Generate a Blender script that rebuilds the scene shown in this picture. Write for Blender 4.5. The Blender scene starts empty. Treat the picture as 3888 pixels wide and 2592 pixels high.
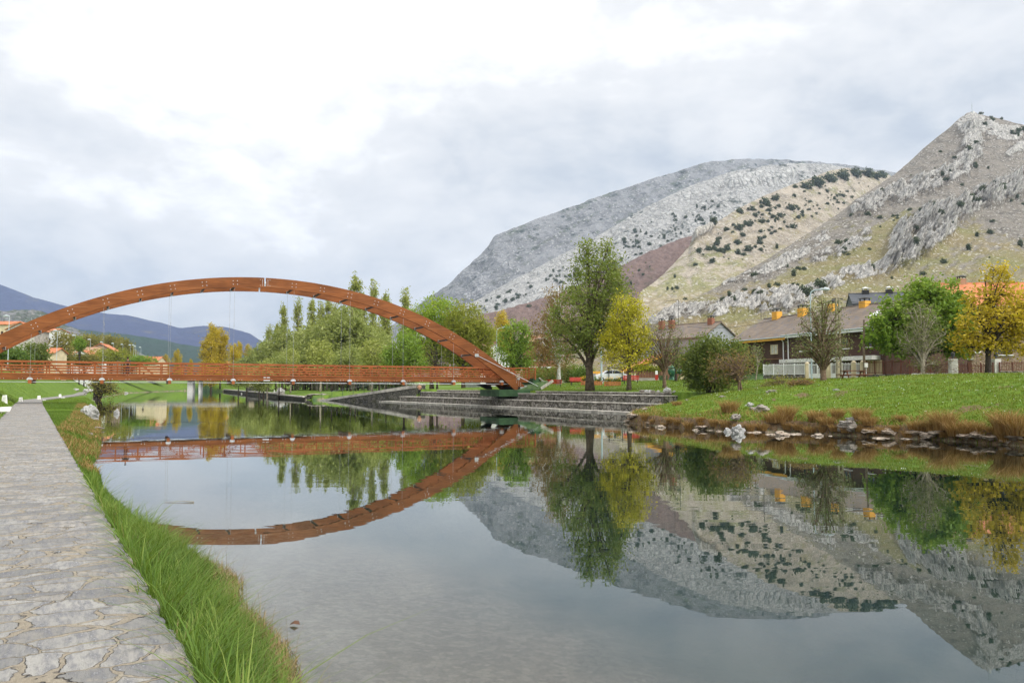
import bpy, bmesh, math, random
import numpy as np
from mathutils import Vector, Matrix
R = math.radians
sc = bpy.context.scene
col = sc.collection

# ------------------------------------------------------------------ camera
F, CX, CY = 3152.0, 1944.0, 1296.0
PITCH = math.atan(167 / F)
EYE = 2.4
cam = bpy.data.cameras.new('camera')
cam.sensor_width = 36.0
cam.lens = 36.0 * F / 3888.0
cam.clip_start, cam.clip_end = 0.1, 30000
cam_o = bpy.data.objects.new('camera', cam)
cam_o.location = (0, 0, EYE)
cam_o.rotation_euler = (R(90) + PITCH, 0, 0)
col.objects.link(cam_o)
sc.camera = cam_o

# ------------------------------------------------------------------ node helper
class NT:
    def __init__(s, nt): s.nt = nt
    def n(s, typ, ins=None, out=0, **props):
        nd = s.nt.nodes.new('ShaderNode' + typ)
        for k, v in props.items(): setattr(nd, k, v)
        for k, v in (ins or {}).items():
            sk = nd.inputs[k]
            if isinstance(v, bpy.types.NodeSocket): s.nt.links.new(v, sk)
            else:
                if sk.type == 'RGBA' and len(v) == 3: v = (*v, 1)
                sk.default_value = v
        return nd.outputs[out]
    def mix(s, f, a, b, mode='MIX'):
        return s.n('Mix', {0: f, 6: a, 7: b}, 2, data_type='RGBA', blend_type=mode)
    def m(s, op, a, b=0.5, clamp=False):
        return s.n('Math', {0: a, 1: b}, operation=op, use_clamp=clamp)
    def rng(s, v, a, b, c=0.0, d=1.0, smooth=True):
        return s.n('MapRange', {0: v, 1: a, 2: b, 3: c, 4: d}, interpolation_type='SMOOTHSTEP' if smooth else 'LINEAR')
    def noise(s, vec, scale, detail=4, rough=.55, dist=0.0):
        return s.n('TexNoise', {'Vector': vec, 'Scale': scale, 'Detail': detail, 'Roughness': rough, 'Distortion': dist})
    def noisec(s, vec, scale, detail=4, rough=.55):
        return s.n('TexNoise', {'Vector': vec, 'Scale': scale, 'Detail': detail, 'Roughness': rough}, 1)
    def vor(s, vec, scale, feature='F1', out=0, rand=1.0):
        return s.n('TexVoronoi', {'Vector': vec, 'Scale': scale, 'Randomness': rand}, out, feature=feature)
    def vm(s, op, a, b): return s.n('VectorMath', {0: a, 3 if op == 'SCALE' else 1: b}, operation=op)
    def map(s, vec, loc=(0, 0, 0), rot=(0, 0, 0), sca=(1, 1, 1)):
        return s.n('Mapping', {'Vector': vec, 'Location': loc, 'Rotation': rot, 'Scale': sca})
    def bump(s, h, strength=.5, dist=.05, nrm=None):
        d = {'Height': h, 'Strength': strength, 'Distance': dist}
        if nrm is not None: d['Normal'] = nrm
        return s.n('Bump', d)
    def attr(s, name, out=0): return s.n('Attribute', {}, out, attribute_name=name)
    def pos(s): return s.n('NewGeometry', {}, 0)
    def obj(s): return s.n('TexCoord', {}, 3)
    def sep(s, v): return [s.n('SeparateXYZ', {0: v}, i) for i in range(3)]
    def sepc(s, v): return [s.n('SeparateColor', {0: v}, i) for i in range(3)]

def new_mat(name):
    m = bpy.data.materials.new(name); m.use_nodes = True
    m.node_tree.nodes.clear()
    return m, NT(m.node_tree)
def finish(g, shader, disp=None):
    o = g.nt.nodes.new('ShaderNodeOutputMaterial')
    g.nt.links.new(shader, o.inputs['Surface'])
def principled(g, color, rough=.7, nrm=None, metal=0.0, spec=.3, **kw):
    ins = {'Base Color': color, 'Roughness': rough, 'Metallic': metal, 'Specular IOR Level': spec}
    if nrm is not None: ins['Normal'] = nrm
    ins.update(kw)
    return g.n('BsdfPrincipled', ins)

# ------------------------------------------------------------------ world: bright overcast sky
SUN_EL, SUN_AZ = R(46), R(128)        # azimuth clockwise from +Y (sun at right, behind the camera)
sun_dir = Vector((math.sin(SUN_AZ) * math.cos(SUN_EL), math.cos(SUN_AZ) * math.cos(SUN_EL), math.sin(SUN_EL)))
w = bpy.data.worlds.new('World'); sc.world = w; w.use_nodes = True
w.node_tree.nodes.clear()
g = NT(w.node_tree)
sky = g.n('TexSky', {}, sky_type='NISHITA', sun_disc=False, sun_elevation=SUN_EL, sun_rotation=SUN_AZ, air_density=1.2, dust_density=2.0)
dirv = g.n('TexCoord', {}, 0)
dx, dy, dz = g.sep(dirv)
zz = g.m('MAXIMUM', dz, 0.0)
den = g.m('ADD', zz, .30)
uv = g.n('CombineXYZ', {0: g.m('DIVIDE', dx, den), 1: g.m('DIVIDE', dy, den), 2: g.m('MULTIPLY', zz, 2.2)})
warp = g.vm('SUBTRACT', g.noisec(dirv, 4.0, 4), (.5, .5, .5))
uvw = g.vm('ADD', uv, g.vm('MULTIPLY', warp, (.35, .35, .35)))
n1 = g.noise(uvw, 1.5, 8, .55)
dw = g.vm('ADD', g.vm('MULTIPLY', dirv, (1, 1, 1.9)), g.vm('MULTIPLY', warp, (.10, .10, .10)))
n3 = g.noise(dw, 7.5, 7, .52)                                           # heaped cumulus low in the sky
low = g.rng(zz, .05, .26, 1, 0)
cl = g.mix(g.m('MULTIPLY', low, .75), n1, n3)
puff = g.noise(dw, 17.0, 6, .5)
b = g.m('ADD', g.m('ADD', g.rng(cl, .36, .64, -.27, .29, False), g.rng(puff, .34, .66, -.13, .13, False)), g.rng(zz, .02, .30, .60, .97))
dsk = g.vm('ADD', dirv, g.vm('MULTIPLY', warp, (.16, .16, .11)))
def blob(px, py, rad, amt, sq=2.2):
    # a cloud bank standing in one direction of the sky (flattened ellipse)
    az = math.atan((px - CX) / F); el = math.atan((1463 - py) / F)
    d = Vector((math.sin(az) * math.cos(el), math.cos(az) * math.cos(el), math.sin(el)))
    L = g.n('VectorMath', {0: g.vm('MULTIPLY', g.vm('SUBTRACT', dsk, tuple(d)), (1, 1, sq))}, 1, operation='LENGTH')
    return g.rng(L, rad * .15, rad, amt, 0)
for a in [(2080, 600, .24, -.20), (700, 660, .18, -.09), (2900, 480, .36, -.27), (3600, 560, .34, -.27), (100, 1080, .24, -.18), (560, 980, .2, -.06), (150, 640, .12, -.08), (480, 680, .1, -.08),
          (1650, 800, .13, .12), (1000, 860, .14, .05), (2300, 640, .07, .06), (900, 60, .42, .32), (2900, 60, .35, .15), (600, 1120, .10, .10), (1150, 1080, .12, -.08), (420, 800, .11, .10), (1780, 1050, .12, .06)]:
    b = g.m('ADD', b, blob(*a))
ramp = g.n('ValToRGB', {0: g.m('ADD', g.m('MULTIPLY', b, .66), .17)})
cr = ramp.node.color_ramp
cr.elements[0].position = 0.0; cr.elements[0].color = (.34, .40, .50, 1)
cr.elements[1].position = 1.0; cr.elements[1].color = (1.25, 1.25, 1.24, 1)
for p, c in ((.24, (.50, .565, .66, 1)), (.45, (.69, .735, .79, 1)), (.62, (.85, .87, .895, 1)), (.80, (.965, .97, .975, 1))):
    e = cr.elements.new(p); e.color = c
zen = g.rng(zz, .40, .95, 1.0, 1.35)                                   # overcast skies are brightest overhead
glow = g.rng(g.n('VectorMath', {0: dirv, 1: tuple(sun_dir)}, 1, operation='DOT_PRODUCT'), .35, 1.0, 0, 1.5)
ccol = g.vm('SCALE', ramp, g.m('MULTIPLY', g.m('ADD', zen, glow), 10.0))
skymix = g.mix(.95, sky, ccol)
bg = g.n('Background', {'Color': skymix, 'Strength': .10})
wo = w.node_tree.nodes.new('ShaderNodeOutputWorld')
w.node_tree.links.new(bg, wo.inputs['Surface'])
# ------------------------------------------------------------------ sun through thin cloud
sl = bpy.data.lights.new('sun', 'SUN'); sl.energy = 1.5; sl.angle = R(10); sl.color = (1, .95, .86)
so = bpy.data.objects.new('sun', sl); so.rotation_euler = (-sun_dir).to_track_quat('-Z', 'Y').to_euler(); so.location = (0, 0, 60)
col.objects.link(so)
vs = sc.view_settings
vs.view_transform = 'Standard'; vs.look = 'None'; vs.exposure = 0.08; vs.gamma = 1.0; vs.use_curve_mapping = False
sc.cycles.max_bounces = 8; sc.cycles.transparent_max_bounces = 16; sc.cycles.volume_bounces = 0
sc.cycles.caustics_reflective = False; sc.cycles.caustics_refractive = False

# ------------------------------------------------------------------ geometry helpers
cP, sP = math.cos(PITCH), math.sin(PITCH)
def ray(px, py):
    vx, vy = (px - CX) / F, -(py - CY) / F
    return (vx, cP - vy * sP, sP + vy * cP)
def at(px, py, Y):
    r = ray(px, py); t = Y / r[1]
    return Vector((r[0] * t, Y, EYE + r[2] * t))
def gr(px, py, z=0.0):
    r = ray(px, py); t = (z - EYE) / r[2]
    return Vector((r[0] * t, r[1] * t, z))

def _perm(seed):
    p = np.random.RandomState(seed).permutation(256); return np.concatenate([p, p])
def perlin(x, y, seed=0):
    p = _perm(seed); xi = np.floor(x).astype(int); yi = np.floor(y).astype(int)
    xf, yf = x - xi, y - yi; xi &= 255; yi &= 255
    u = xf ** 3 * (xf * (xf * 6 - 15) + 10); v = yf ** 3 * (yf * (yf * 6 - 15) + 10)
    def gd(ix, iy, fx, fy):
        h = p[p[ix & 255] + (iy & 255)] * (2 * math.pi / 256)
        return np.cos(h) * fx + np.sin(h) * fy
    a = gd(xi, yi, xf, yf); b_ = gd(xi + 1, yi, xf - 1, yf); c = gd(xi, yi + 1, xf, yf - 1); d = gd(xi + 1, yi + 1, xf - 1, yf - 1)
    return (a + u * (b_ - a)) * (1 - v) + (c + u * (d - c)) * v
def fbm(x, y, octv=5, seed=0, gain=.5, ridged=False):
    s = 0; a = 1.0; f = 1.0; t = 0
    for i in range(octv):
        n = perlin(x * f + 17.3 * i, y * f - 9.1 * i, seed + i)
        if ridged: n = .5 - np.abs(n) * 1.6
        s = s + a * n; t += a; a *= gain; f *= 2.03
    return s / t * 1.4

def mesh_np(name, v, faces, mat, parent=None, attrs=None, smooth=False, colors=None, link=True):
    """faces: (M,k) int array; attrs: {name: per-vertex float}; colors: {name: (N,3)}"""
    me = bpy.data.meshes.new(name)
    v = np.asarray(v, np.float32); faces = np.asarray(faces, np.int32)
    m, k = faces.shape
    me.vertices.add(len(v)); me.vertices.foreach_set('co', v.ravel())
    me.loops.add(m * k); me.loops.foreach_set('vertex_index', faces.ravel())
    me.polygons.add(m)
    me.polygons.foreach_set('loop_start', np.arange(0, m * k, k, dtype=np.int32))
    if smooth: me.polygons.foreach_set('use_smooth', np.ones(m, bool))
    me.update(calc_edges=True)
    for nme, a in (attrs or {}).items():
        at_ = me.attributes.new(nme, 'FLOAT', 'POINT'); at_.data.foreach_set('value', np.asarray(a, np.float32).ravel())
    for nme, a in (colors or {}).items():
        at_ = me.attributes.new(nme, 'FLOAT_COLOR', 'POINT')
        c = np.ones((len(v), 4), np.float32); c[:, :3] = a; at_.data.foreach_set('color', c.ravel())
    me.materials.append(mat)
    o = bpy.data.objects.new(name, me); o.parent = parent
    if link: col.objects.link(o)
    return o
def grid_faces(nu, nv):
    i = np.arange(nu - 1)[:, None] * nv + np.arange(nv - 1)[None, :]
    return np.stack([i, i + 1, i + nv + 1, i + nv], -1).reshape(-1, 4)

class MB:
    """collects boxes, bars, tubes, prisms; build() links them as one mesh"""
    def __init__(s): s.v = []; s.f = []
    def add(s, vs, fs):
        o = len(s.v); s.v += [tuple(x) for x in vs]; s.f += [tuple(i + o for i in q) for q in fs]; return s
    def hexa(s, p):        # 8 points: bottom 4, top 4
        return s.add(p, [(3, 2, 1, 0), (4, 5, 6, 7), (0, 1, 5, 4), (1, 2, 6, 5), (2, 3, 7, 6), (3, 0, 4, 7)])
    def box(s, c, size, ux=(1, 0, 0), uy=None):
        ux = Vector(ux).normalized(); uz = Vector((0, 0, 1))
        uy = Vector(uy).normalized() if uy is not None else uz.cross(ux)
        uz = ux.cross(uy); c = Vector(c); a, b_, h = (ux * size[0] / 2, uy * size[1] / 2, uz * size[2] / 2)
        return s.hexa([c - a - b_ - h, c + a - b_ - h, c + a + b_ - h, c - a + b_ - h, c - a - b_ + h, c + a - b_ + h, c + a + b_ + h, c - a + b_ + h])
    def bar(s, p, q, wd, ht, up=(0, 0, 1)):
        p, q = Vector(p), Vector(q); d = (q - p).normalized(); up = Vector(up)
        sd = d.cross(up)
        if sd.length < 1e-4: sd = d.cross(Vector((1, 0, 0)))
        sd.normalize(); u = sd.cross(d); a, b_ = sd * wd / 2, u * ht / 2
        return s.hexa([p - a - b_, q - a - b_, q + a - b_, p + a - b_, p - a + b_, q - a + b_, q + a + b_, p + a + b_])
    def tube(s, pts, rad, n=8, cap=True):
        pts = [Vector(p) for p in pts]
        rad = rad if isinstance(rad, (list, tuple)) else [rad] * len(pts)
        o = len(s.v); pv = None
        for i, p in enumerate(pts):
            d = (pts[min(i + 1, len(pts) - 1)] - pts[max(i - 1, 0)])
            d = d.normalized() if d.length > 1e-9 else Vector((0, 0, 1))
            if pv is None:
                pv = d.cross(Vector((0, 0, 1)))
                if pv.length < 1e-3: pv = Vector((1, 0, 0))
            pv = (pv - d * pv.dot(d)).normalized(); q = d.cross(pv)
            for k in range(n):
                a = 2 * math.pi * k / n
                s.v.append(tuple(p + (pv * math.cos(a) + q * math.sin(a)) * rad[i]))
        for i in range(len(pts) - 1):
            for k in range(n):
                k2 = (k + 1) % n
                s.f.append((o + i * n + k, o + i * n + k2, o + (i + 1) * n + k2, o + (i + 1) * n + k))
        if cap:
            s.f.append(tuple(o + k for k in range(n))[::-1]); s.f.append(tuple(o + (len(pts) - 1) * n + k for k in range(n)))
        return s
    def lathe(s, c, prof, n=14):
        c = Vector(c); return s.tube([c + Vector((0, 0, z)) for r, z in prof], [max(r, 1e-3) for r, z in prof], n)
    def prism(s, poly, off):        # polygon of 3D points, extruded by a vector
        n = len(poly); off = Vector(off); a = [Vector(p) for p in poly]; b_ = [p + off for p in a]
        return s.add(a + b_, [tuple(range(n))[::-1], tuple(range(n, 2 * n))] + [(i, (i + 1) % n, n + (i + 1) % n, n + i) for i in range(n)])
    def quad(s, *p): return s.add(p, [tuple(range(len(p)))])
    def build(s, name, mat, parent=None, smooth=False, bevel=0.0, local=None):
        me = bpy.data.meshes.new(name)
        inv = local
        vs_ = s.v if inv is None else [tuple(inv @ Vector(p)) for p in s.v]
        me.from_pydata(vs_, [], s.f); me.update()
        bm = bmesh.new(); bm.from_mesh(me); bmesh.ops.recalc_face_normals(bm, faces=bm.faces)
        if bevel: bmesh.ops.bevel(bm, geom=bm.edges[:], offset=bevel, segments=1, affect='EDGES')
        bm.to_mesh(me); bm.free()
        if smooth: me.polygons.foreach_set('use_smooth', np.ones(len(me.polygons), bool))
        me.materials.append(mat)
        o = bpy.data.objects.new(name, me); o.parent = parent; col.objects.link(o)
        return o

def tag(o, label=None, cat=None, group=None, kind=None):
    if label: o['label'] = label
    if cat: o['category'] = cat
    if group: o['group'] = group
    if kind: o['kind'] = kind
    return o
def thing(name, label, cat, loc=(0, 0, 0), rz=0.0, group=None):
    o = bpy.data.objects.new(name, None); o.empty_display_size = .3
    o.location = loc; o.rotation_euler = (0, 0, rz); col.objects.link(o)
    return tag(o, label, cat, group)
def dup(root, loc=None, rz=None, scale=None, label=None, group=None):
    def cp(o, parent):
        c = o.copy(); col.objects.link(c); c.parent = parent
        for ch in o.children: cp(ch, c)
        return c
    r = cp(root, None)
    if loc is not None: r.location = loc
    if rz is not None: r.rotation_euler = (0, 0, rz)
    if scale is not None: r.scale = scale if hasattr(scale, '__len__') else (scale,) * 3
    tag(r, label, None, group)
    return r

# ------------------------------------------------------------------ materials
def simple(name, c, rough=.6, metal=0.0, var=.12, scale=3.0, bump=.0, spec=.3, coords='obj'):
    m, g = new_mat(name)
    p = g.obj() if coords == 'obj' else g.pos()
    n = g.noise(p, scale, 6, .6)
    dark = tuple(x * (1 - var * 1.6) for x in c); lite = tuple(min(1, x * (1 + var * 1.6)) for x in c)
    cc = g.mix(g.rng(n, .3, .7), dark, lite)
    nb = g.bump(g.noise(p, scale * 6, 4), bump, .02) if bump else None
    finish(g, principled(g, cc, rough, nb, metal, spec)); return m
M = {}
def wood_mat(name, a, b_, th):
    m, g = new_mat(name)
    p = g.map(g.pos(), rot=(0, 0, -th))
    q = g.map(p, sca=(.25, 3, 6))
    n = g.noise(q, 2.2, 6, .62, .3); n2 = g.noise(g.map(p, sca=(.5, .5, 1.2)), .8, 4)
    lam = g.m('FRACT', g.m('MULTIPLY', g.sep(p)[2], 5.0)); 
    c = g.mix(g.rng(n, .32, .68), a, b_)
    c = g.mix(g.rng(n2, .35, .72, 0, .6), c, tuple(x * .55 for x in a)); c = g.mix(g.rng(g.noise(g.map(p, sca=(.35, 4, 9)), 1.0, 5), .56, .74, 0, .4), c, (.42, .22, .11))
    streak = g.noise(g.map(p, sca=(.6, 14, 26)), 1.0, 3)
    c = g.mix(g.rng(streak, .62, .75, 0, .35), c, tuple(x * .5 for x in a))
    finish(g, principled(g, c, .62, g.bump(n, .25, .01), spec=.22)); return m
TH = R(25)
M['glulam'] = wood_mat('glulam', (.205, .064, .017), (.345, .118, .033), TH)
M['rail'] = wood_mat('rail', (.30, .088, .026), (.44, .145, .046), TH)
M['steel'] = simple('galvanised_steel', (.55, .57, .58), .4, .6, .1, 8)
M['cable'] = simple('steel_cable', (.45, .46, .47), .45, .6)
M['dark_steel'] = simple('dark_steel', (.03, .03, .03), .5)
M['green_conc'] = simple('green_concrete', (.11, .17, .07), .8, 0, .25, 1.2, .3)
M['green_dark'] = simple('green_dark', (.045, .10, .04), .7, 0, .2, 1.2)
M['concrete'] = simple('concrete', (.42, .39, .34), .85, 0, .22, 1.5, .3)
M['white_stone'] = simple('white_stone', (.74, .72, .68), .8, 0, .1, 3, .4)
M['white'] = simple('white_paint', (.78, .78, .76), .5, 0, .04)
M['white_wall'] = simple('white_render', (.74, .74, .72), .8, 0, .06, .6)
M['cream'] = simple('cream_paint', (.62, .52, .34), .7, 0, .08, 1)
M['grey_render'] = simple('grey_render', (.30, .31, .33), .8, 0, .1, .8)
M['slate'] = simple('slate_cladding', (.075, .08, .09), .6, 0, .12, .8)
M['orange'] = simple('orange_paint', (.72, .37, .055), .6, 0, .08, 1.5)
M['glass'] = simple('window_glass', (.02, .025, .03), .08, 0, .1, 2, 0, .6)
M['curtain'] = simple('net_curtain', (.55, .55, .50), .8)
M['brown_frame'] = simple('brown_frame', (.10, .045, .02), .6)
M['red_paint'] = simple('red_paint', (.42, .04, .022), .5, 0, .12, 6)
M['iron_red'] = simple('oxide_iron', (.16, .06, .04), .6)
M['black'] = simple('black_paint', (.02, .02, .02), .5)
M['lamp_grey'] = simple('lamp_grey', (.50, .55, .58), .45, 0, .05)
M['pole_blue'] = simple('pale_blue_pole', (.42, .52, .55), .45, 0, .05)
M['green_metal'] = simple('green_cast_iron', (.012, .085, .035), .32, .0, .2, 4, .15, .5)
M['planter_wood'] = simple('planter_wood', (.44, .17, .06), .65, 0, .2, 5)
M['table_wood'] = simple('table_wood', (.15, .06, .03), .7, 0, .2, 5)
M['pole_wood'] = simple('pole_wood', (.16, .12, .08), .85, 0, .25, 6, .3)
M['pole_conc'] = simple('pole_concrete', (.33, .29, .20), .85, 0, .15, 3)
M['car_paint'] = simple('car_paint', (.70, .71, .72), .25, 0, .02, 1, 0, .6)
M['tyre'] = simple('rubber', (.015, .015, .016), .8)

def brick_mat(name, a, b_, mortar, sc_=1.0):
    m, g = new_mat(name)
    p = g.obj(); x, y, z = g.sep(p)
    q = g.n('CombineXYZ', {0: g.m('ADD', x, y), 1: z, 2: 0.0})
    bt = g.n('TexBrick', {'Vector': q, 'Color1': a, 'Color2': b_, 'Mortar': mortar, 'Scale': sc_, 'Mortar Size': .012, 'Brick Width': .26, 'Row Height': .08, 'Bias': 0.0})
    n = g.noise(p, .9, 5)
    c = g.mix(g.rng(n, .3, .7, 0, .5), bt, tuple(v * .55 for v in a))
    finish(g, principled(g, c, .85)); return m
M['brick_dark'] = brick_mat('dark_brick', (.075, .035, .022), (.11, .05, .03), (.09, .07, .06))
M['brick_brown'] = brick_mat('brown_brick', (.22, .10, .055), (.28, .13, .07), (.25, .19, .14))
M['brick_red'] = brick_mat('red_brick', (.30, .10, .05), (.36, .13, .07), (.3, .2, .15))

def tile_mat(name, a, b_, c3, wave=4.0):
    m, g = new_mat(name)
    p = g.obj(); x, y, z = g.sep(p)
    n = g.noise(p, .7, 4); cellv = g.n('TexWhiteNoise', {'Vector': g.vm('SNAP', p, (.35, .35, .35))}, 0, noise_dimensions='3D')
    c = g.mix(g.rng(n, .35, .65), a, b_)
    c = g.mix(g.rng(cellv, .55, 1.0, 0, .6), c, c3)
    rows = g.m('FRACT', g.m('MULTIPLY', z, wave))
    c = g.mix(g.rng(rows, .0, .28, .55, 0), c, tuple(v * .35 for v in a))
    finish(g, principled(g, c, .85, g.bump(rows, .6, .05))); return m
M['tile_brown'] = tile_mat('brown_tiles', (.19, .15, .115), (.25, .195, .15), (.15, .15, .17), 4.5)
M['tile_orange'] = tile_mat('orange_tiles', (.50, .16, .07), (.62, .24, .11), (.40, .20, .12), 3.6)
M['tile_pale'] = tile_mat('pale_tiles', (.42, .24, .15), (.50, .32, .21), (.35, .2, .14), 3.6)

def stone_mat(name, sca=(1, 1, 1), size=3.2, a=(.16, .145, .125), b_=(.34, .31, .27), mortar=(.05, .045, .035), moss=.25):
    m, g = new_mat(name)
    p = g.map(g.obj(), sca=sca)
    p = g.vm('ADD', p, g.vm('MULTIPLY', g.vm('SUBTRACT', g.noisec(p, 3, 3), (.5, .5, .5)), (.16, .16, .16)))
    e = g.vor(p, size, 'DISTANCE_TO_EDGE'); cc = g.vor(p, size, 'F1', 1)
    r = g.sepc(cc)[0]
    st = g.mix(r, a, b_)
    st = g.mix(g.rng(g.noise(p, 7, 5), .35, .75, 0, .6), st, tuple(v * .55 for v in a))
    c = g.mix(g.rng(e, .02, .075), mortar, st)
    mo = g.rng(g.noise(p, .9, 5), .5, .68, 0, moss * 2)
    c = g.mix(mo, c, (.06, .062, .025))
    h = g.m('ADD', g.rng(e, 0, .13), g.m('MULTIPLY', g.noise(p, 9, 4), .35))
    finish(g, principled(g, c, .9, g.bump(h, .9, .06))); return m
M['rubble'] = stone_mat('rubble_wall', (1, 1, 1), 2.0, (.15, .138, .118), (.36, .335, .295), (.04, .035, .027), .22)
M['house_stone'] = stone_mat('house_stone', (1, 1, 1.3), 2.2, (.26, .18, .12), (.40, .30, .21), (.32, .25, .18), .05)
M['rubble_dark'] = stone_mat('quay_stone', (1, 1, 1), 1.6, (.09, .085, .075), (.18, .165, .14), (.04, .04, .03), .3)

def rock_mat(name, a, b_, dark, moss=(.10, .09, .03), mo=.3):
    m, g = new_mat(name); p = g.obj()
    n = g.noise(p, 2.5, 8, .62); f = g.noise(p, 9, 6, .7); cr_ = g.vor(g.vm('ADD', p, g.vm('SCALE', g.noisec(p, 3, 4), .5)), 3.2, 'DISTANCE_TO_EDGE')
    c = g.mix(g.rng(n, .35, .65), a, b_); c = g.mix(g.rng(f, .55, .75, 0, .7), c, dark)
    c = g.mix(g.rng(cr_, 0, .04, .6, 0), c, dark)
    c = g.mix(g.rng(g.noise(p, 1.3, 4), .55, .7, 0, mo), c, moss)
    finish(g, principled(g, c, .9, g.bump(g.m('ADD', n, f), .8, .1))); return m
M['rock_white'] = rock_mat('white_rock', (.38, .37, .35), (.56, .55, .53), (.10, .09, .09), mo=.15)
M['rock_tan'] = rock_mat('tan_rock', (.38, .30, .23), (.56, .47, .38), (.12, .08, .06), mo=.25)
M['rock_grey'] = rock_mat('grey_rock', (.24, .21, .18), (.40, .36, .31), (.08, .065, .05), mo=.4)

def leaf_mat(name, a, b_, c3, trans=.45, rough=.55):
    m, g = new_mat(name)
    t = g.attr('tint', 2)
    c = g.mix(g.rng(t, 0, .55, smooth=False), a, b_); c = g.mix(g.rng(t, .6, 1.0, smooth=False), c, c3)
    d = principled(g, c, rough, spec=.25)
    tr = g.n('BsdfTranslucent', {'Color': g.mix(.3, c, (.25, .3, .02))})
    finish(g, g.n('MixShader', {0: trans, 1: d, 2: tr})); return m
LM = {
 'bush':   leaf_mat('leaf_bush', (0.09, 0.127, 0.03), (0.15, 0.194, 0.042), (0.255, 0.277, 0.074)),
 'green':  leaf_mat('leaf_green', (.07, .13, .022), (.125, .20, .035), (.20, .27, .06)),
 'deep':   leaf_mat('leaf_deep', (0.14, 0.202, 0.036), (0.218, 0.28, 0.054), (0.347, 0.353, 0.101)),
 'bright': leaf_mat('leaf_bright', (0.132, 0.23, 0.028), (0.213, 0.333, 0.039), (0.333, 0.437, 0.069)),
 'lime':   leaf_mat('leaf_lime', (0.168, 0.28, 0.025), (0.291, 0.414, 0.039), (0.448, 0.515, 0.067)),
 'yellow': leaf_mat('leaf_yellow', (0.362, 0.349, 0.024), (0.563, 0.51, 0.033), (0.738, 0.617, 0.067)),
 'gold':   leaf_mat('leaf_gold', (0.396, 0.303, 0.024), (0.605, 0.451, 0.033), (0.726, 0.528, 0.066)),
 'willow': leaf_mat('leaf_willow', (.205, .245, .065), (.32, .36, .10), (.46, .49, .18)),
 'poplar': leaf_mat('leaf_poplar', (.27, .31, .065), (.40, .43, .11), (.52, .53, .18)),
 'olive':  leaf_mat('leaf_olive', (0.165, 0.154, 0.039), (0.253, 0.231, 0.055), (0.363, 0.297, 0.088)),
 'oliveg': leaf_mat('leaf_olive_green', (0.187, 0.22, 0.028), (0.308, 0.33, 0.044), (0.418, 0.396, 0.077)),
 'rust':   leaf_mat('leaf_rust', (.20, .13, .045), (.30, .19, .07), (.36, .25, .11)),
 'bud':    leaf_mat('leaf_bud', (.12, .14, .05), (.20, .22, .08), (.30, .30, .14)),
 'juniper':leaf_mat('leaf_juniper', (.048, .066, .034), (.08, .105, .052), (.14, .16, .075), .15),
 'grass':  leaf_mat('blade_grass', (.068, .13, .02), (.13, .225, .03), (.27, .335, .075), .4),
 'bank':   leaf_mat('blade_bank', (.088, .15, .011), (.145, .225, .016), (.24, .265, .045), .3),
 'tussock':leaf_mat('blade_tussock', (.22, .115, .035), (.36, .21, .075), (.50, .34, .15), .25, .7),
 'dry':    leaf_mat('blade_dry', (.20, .13, .06), (.33, .23, .11), (.45, .35, .2), .25, .7),
 'flower': leaf_mat('petal_yellow', (.55, .30, .01), (.75, .45, .02), (.8, .55, .05), .2),
}
M['bark'] = simple('bark', (.10, .075, .05), .9, 0, .3, 5, .6)
M['bark_pale'] = simple('bark_pale', (.30, .26, .20), .9, 0, .25, 5, .5)
M['bark_dark'] = simple('bark_dark', (.05, .038, .028), .9, 0, .3, 5, .5)
M['bark_twig'] = simple('bark_twig', (.17, .115, .075), .9, 0, .3, 5, .4)
M['birch'] = rock_mat('birch_bark', (.62, .60, .56), (.74, .73, .70), (.06, .05, .05), mo=0)
# ================================================================== TERRAIN
# plan of the river (metres; camera over the origin, looking along +Y)
def g2(px, py, z=0.0):
    p = gr(px, py, z); return (p.x, p.y)
LEFT = [(30, -48.7), (10, -14), (4, -3.3), (.24, 3.2)] + [g2(*p) for p in
    [(1114, 2592), (1093, 2475), (1052, 2350), (975, 2287), (961, 2196), (870, 2148), (766, 2099), (627, 2057), (557, 1974), (487, 1918), (418, 1862), (369, 1800),
     (341, 1772), (372, 1716), (380, 1667), (376, 1590), (366, 1542), (352, 1514), (480, 1492), (625, 1486), (700, 1483.5)]]
QUAY = [g2(*p) for p in [(850, 1486), (1060, 1510), (1160, 1518)]] + [(-25, 134), (-17, 139)]
TERR = [(-19.5, 122.5), (10.9, 69)]
BANK = [(10.5, 66)] + [g2(*p) for p in [(2440, 1582), (2372, 1602), (2420, 1609), (2500, 1617), (2650, 1630), (2800, 1640), (3000, 1640), (3250, 1656), (3560, 1670), (3888, 1694)]] + [(26, 23), (40, 2), (60, -30)]
LEFT = [(x - (.16 if 8 < y < 22 else 0), y - (.1 if 8 < y < 22 else 0)) for x, y in LEFT]
WPOLY = np.array(LEFT + QUAY + TERR + BANK)
PATHC = [(12 - .866 * 1.05 - .03, -19.2 - .5 * 1.05), (-40.4, 69.5), (-53, 91.7), (-64, 118), (-78, 150), (-103, 200), (-127, 255), (-190, 340)]
_e0 = gr(765, 2592, .8)
PATHC[0] = (_e0.x - .909 + .5 * 22, _e0.y - .525 - .866 * 22)

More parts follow.
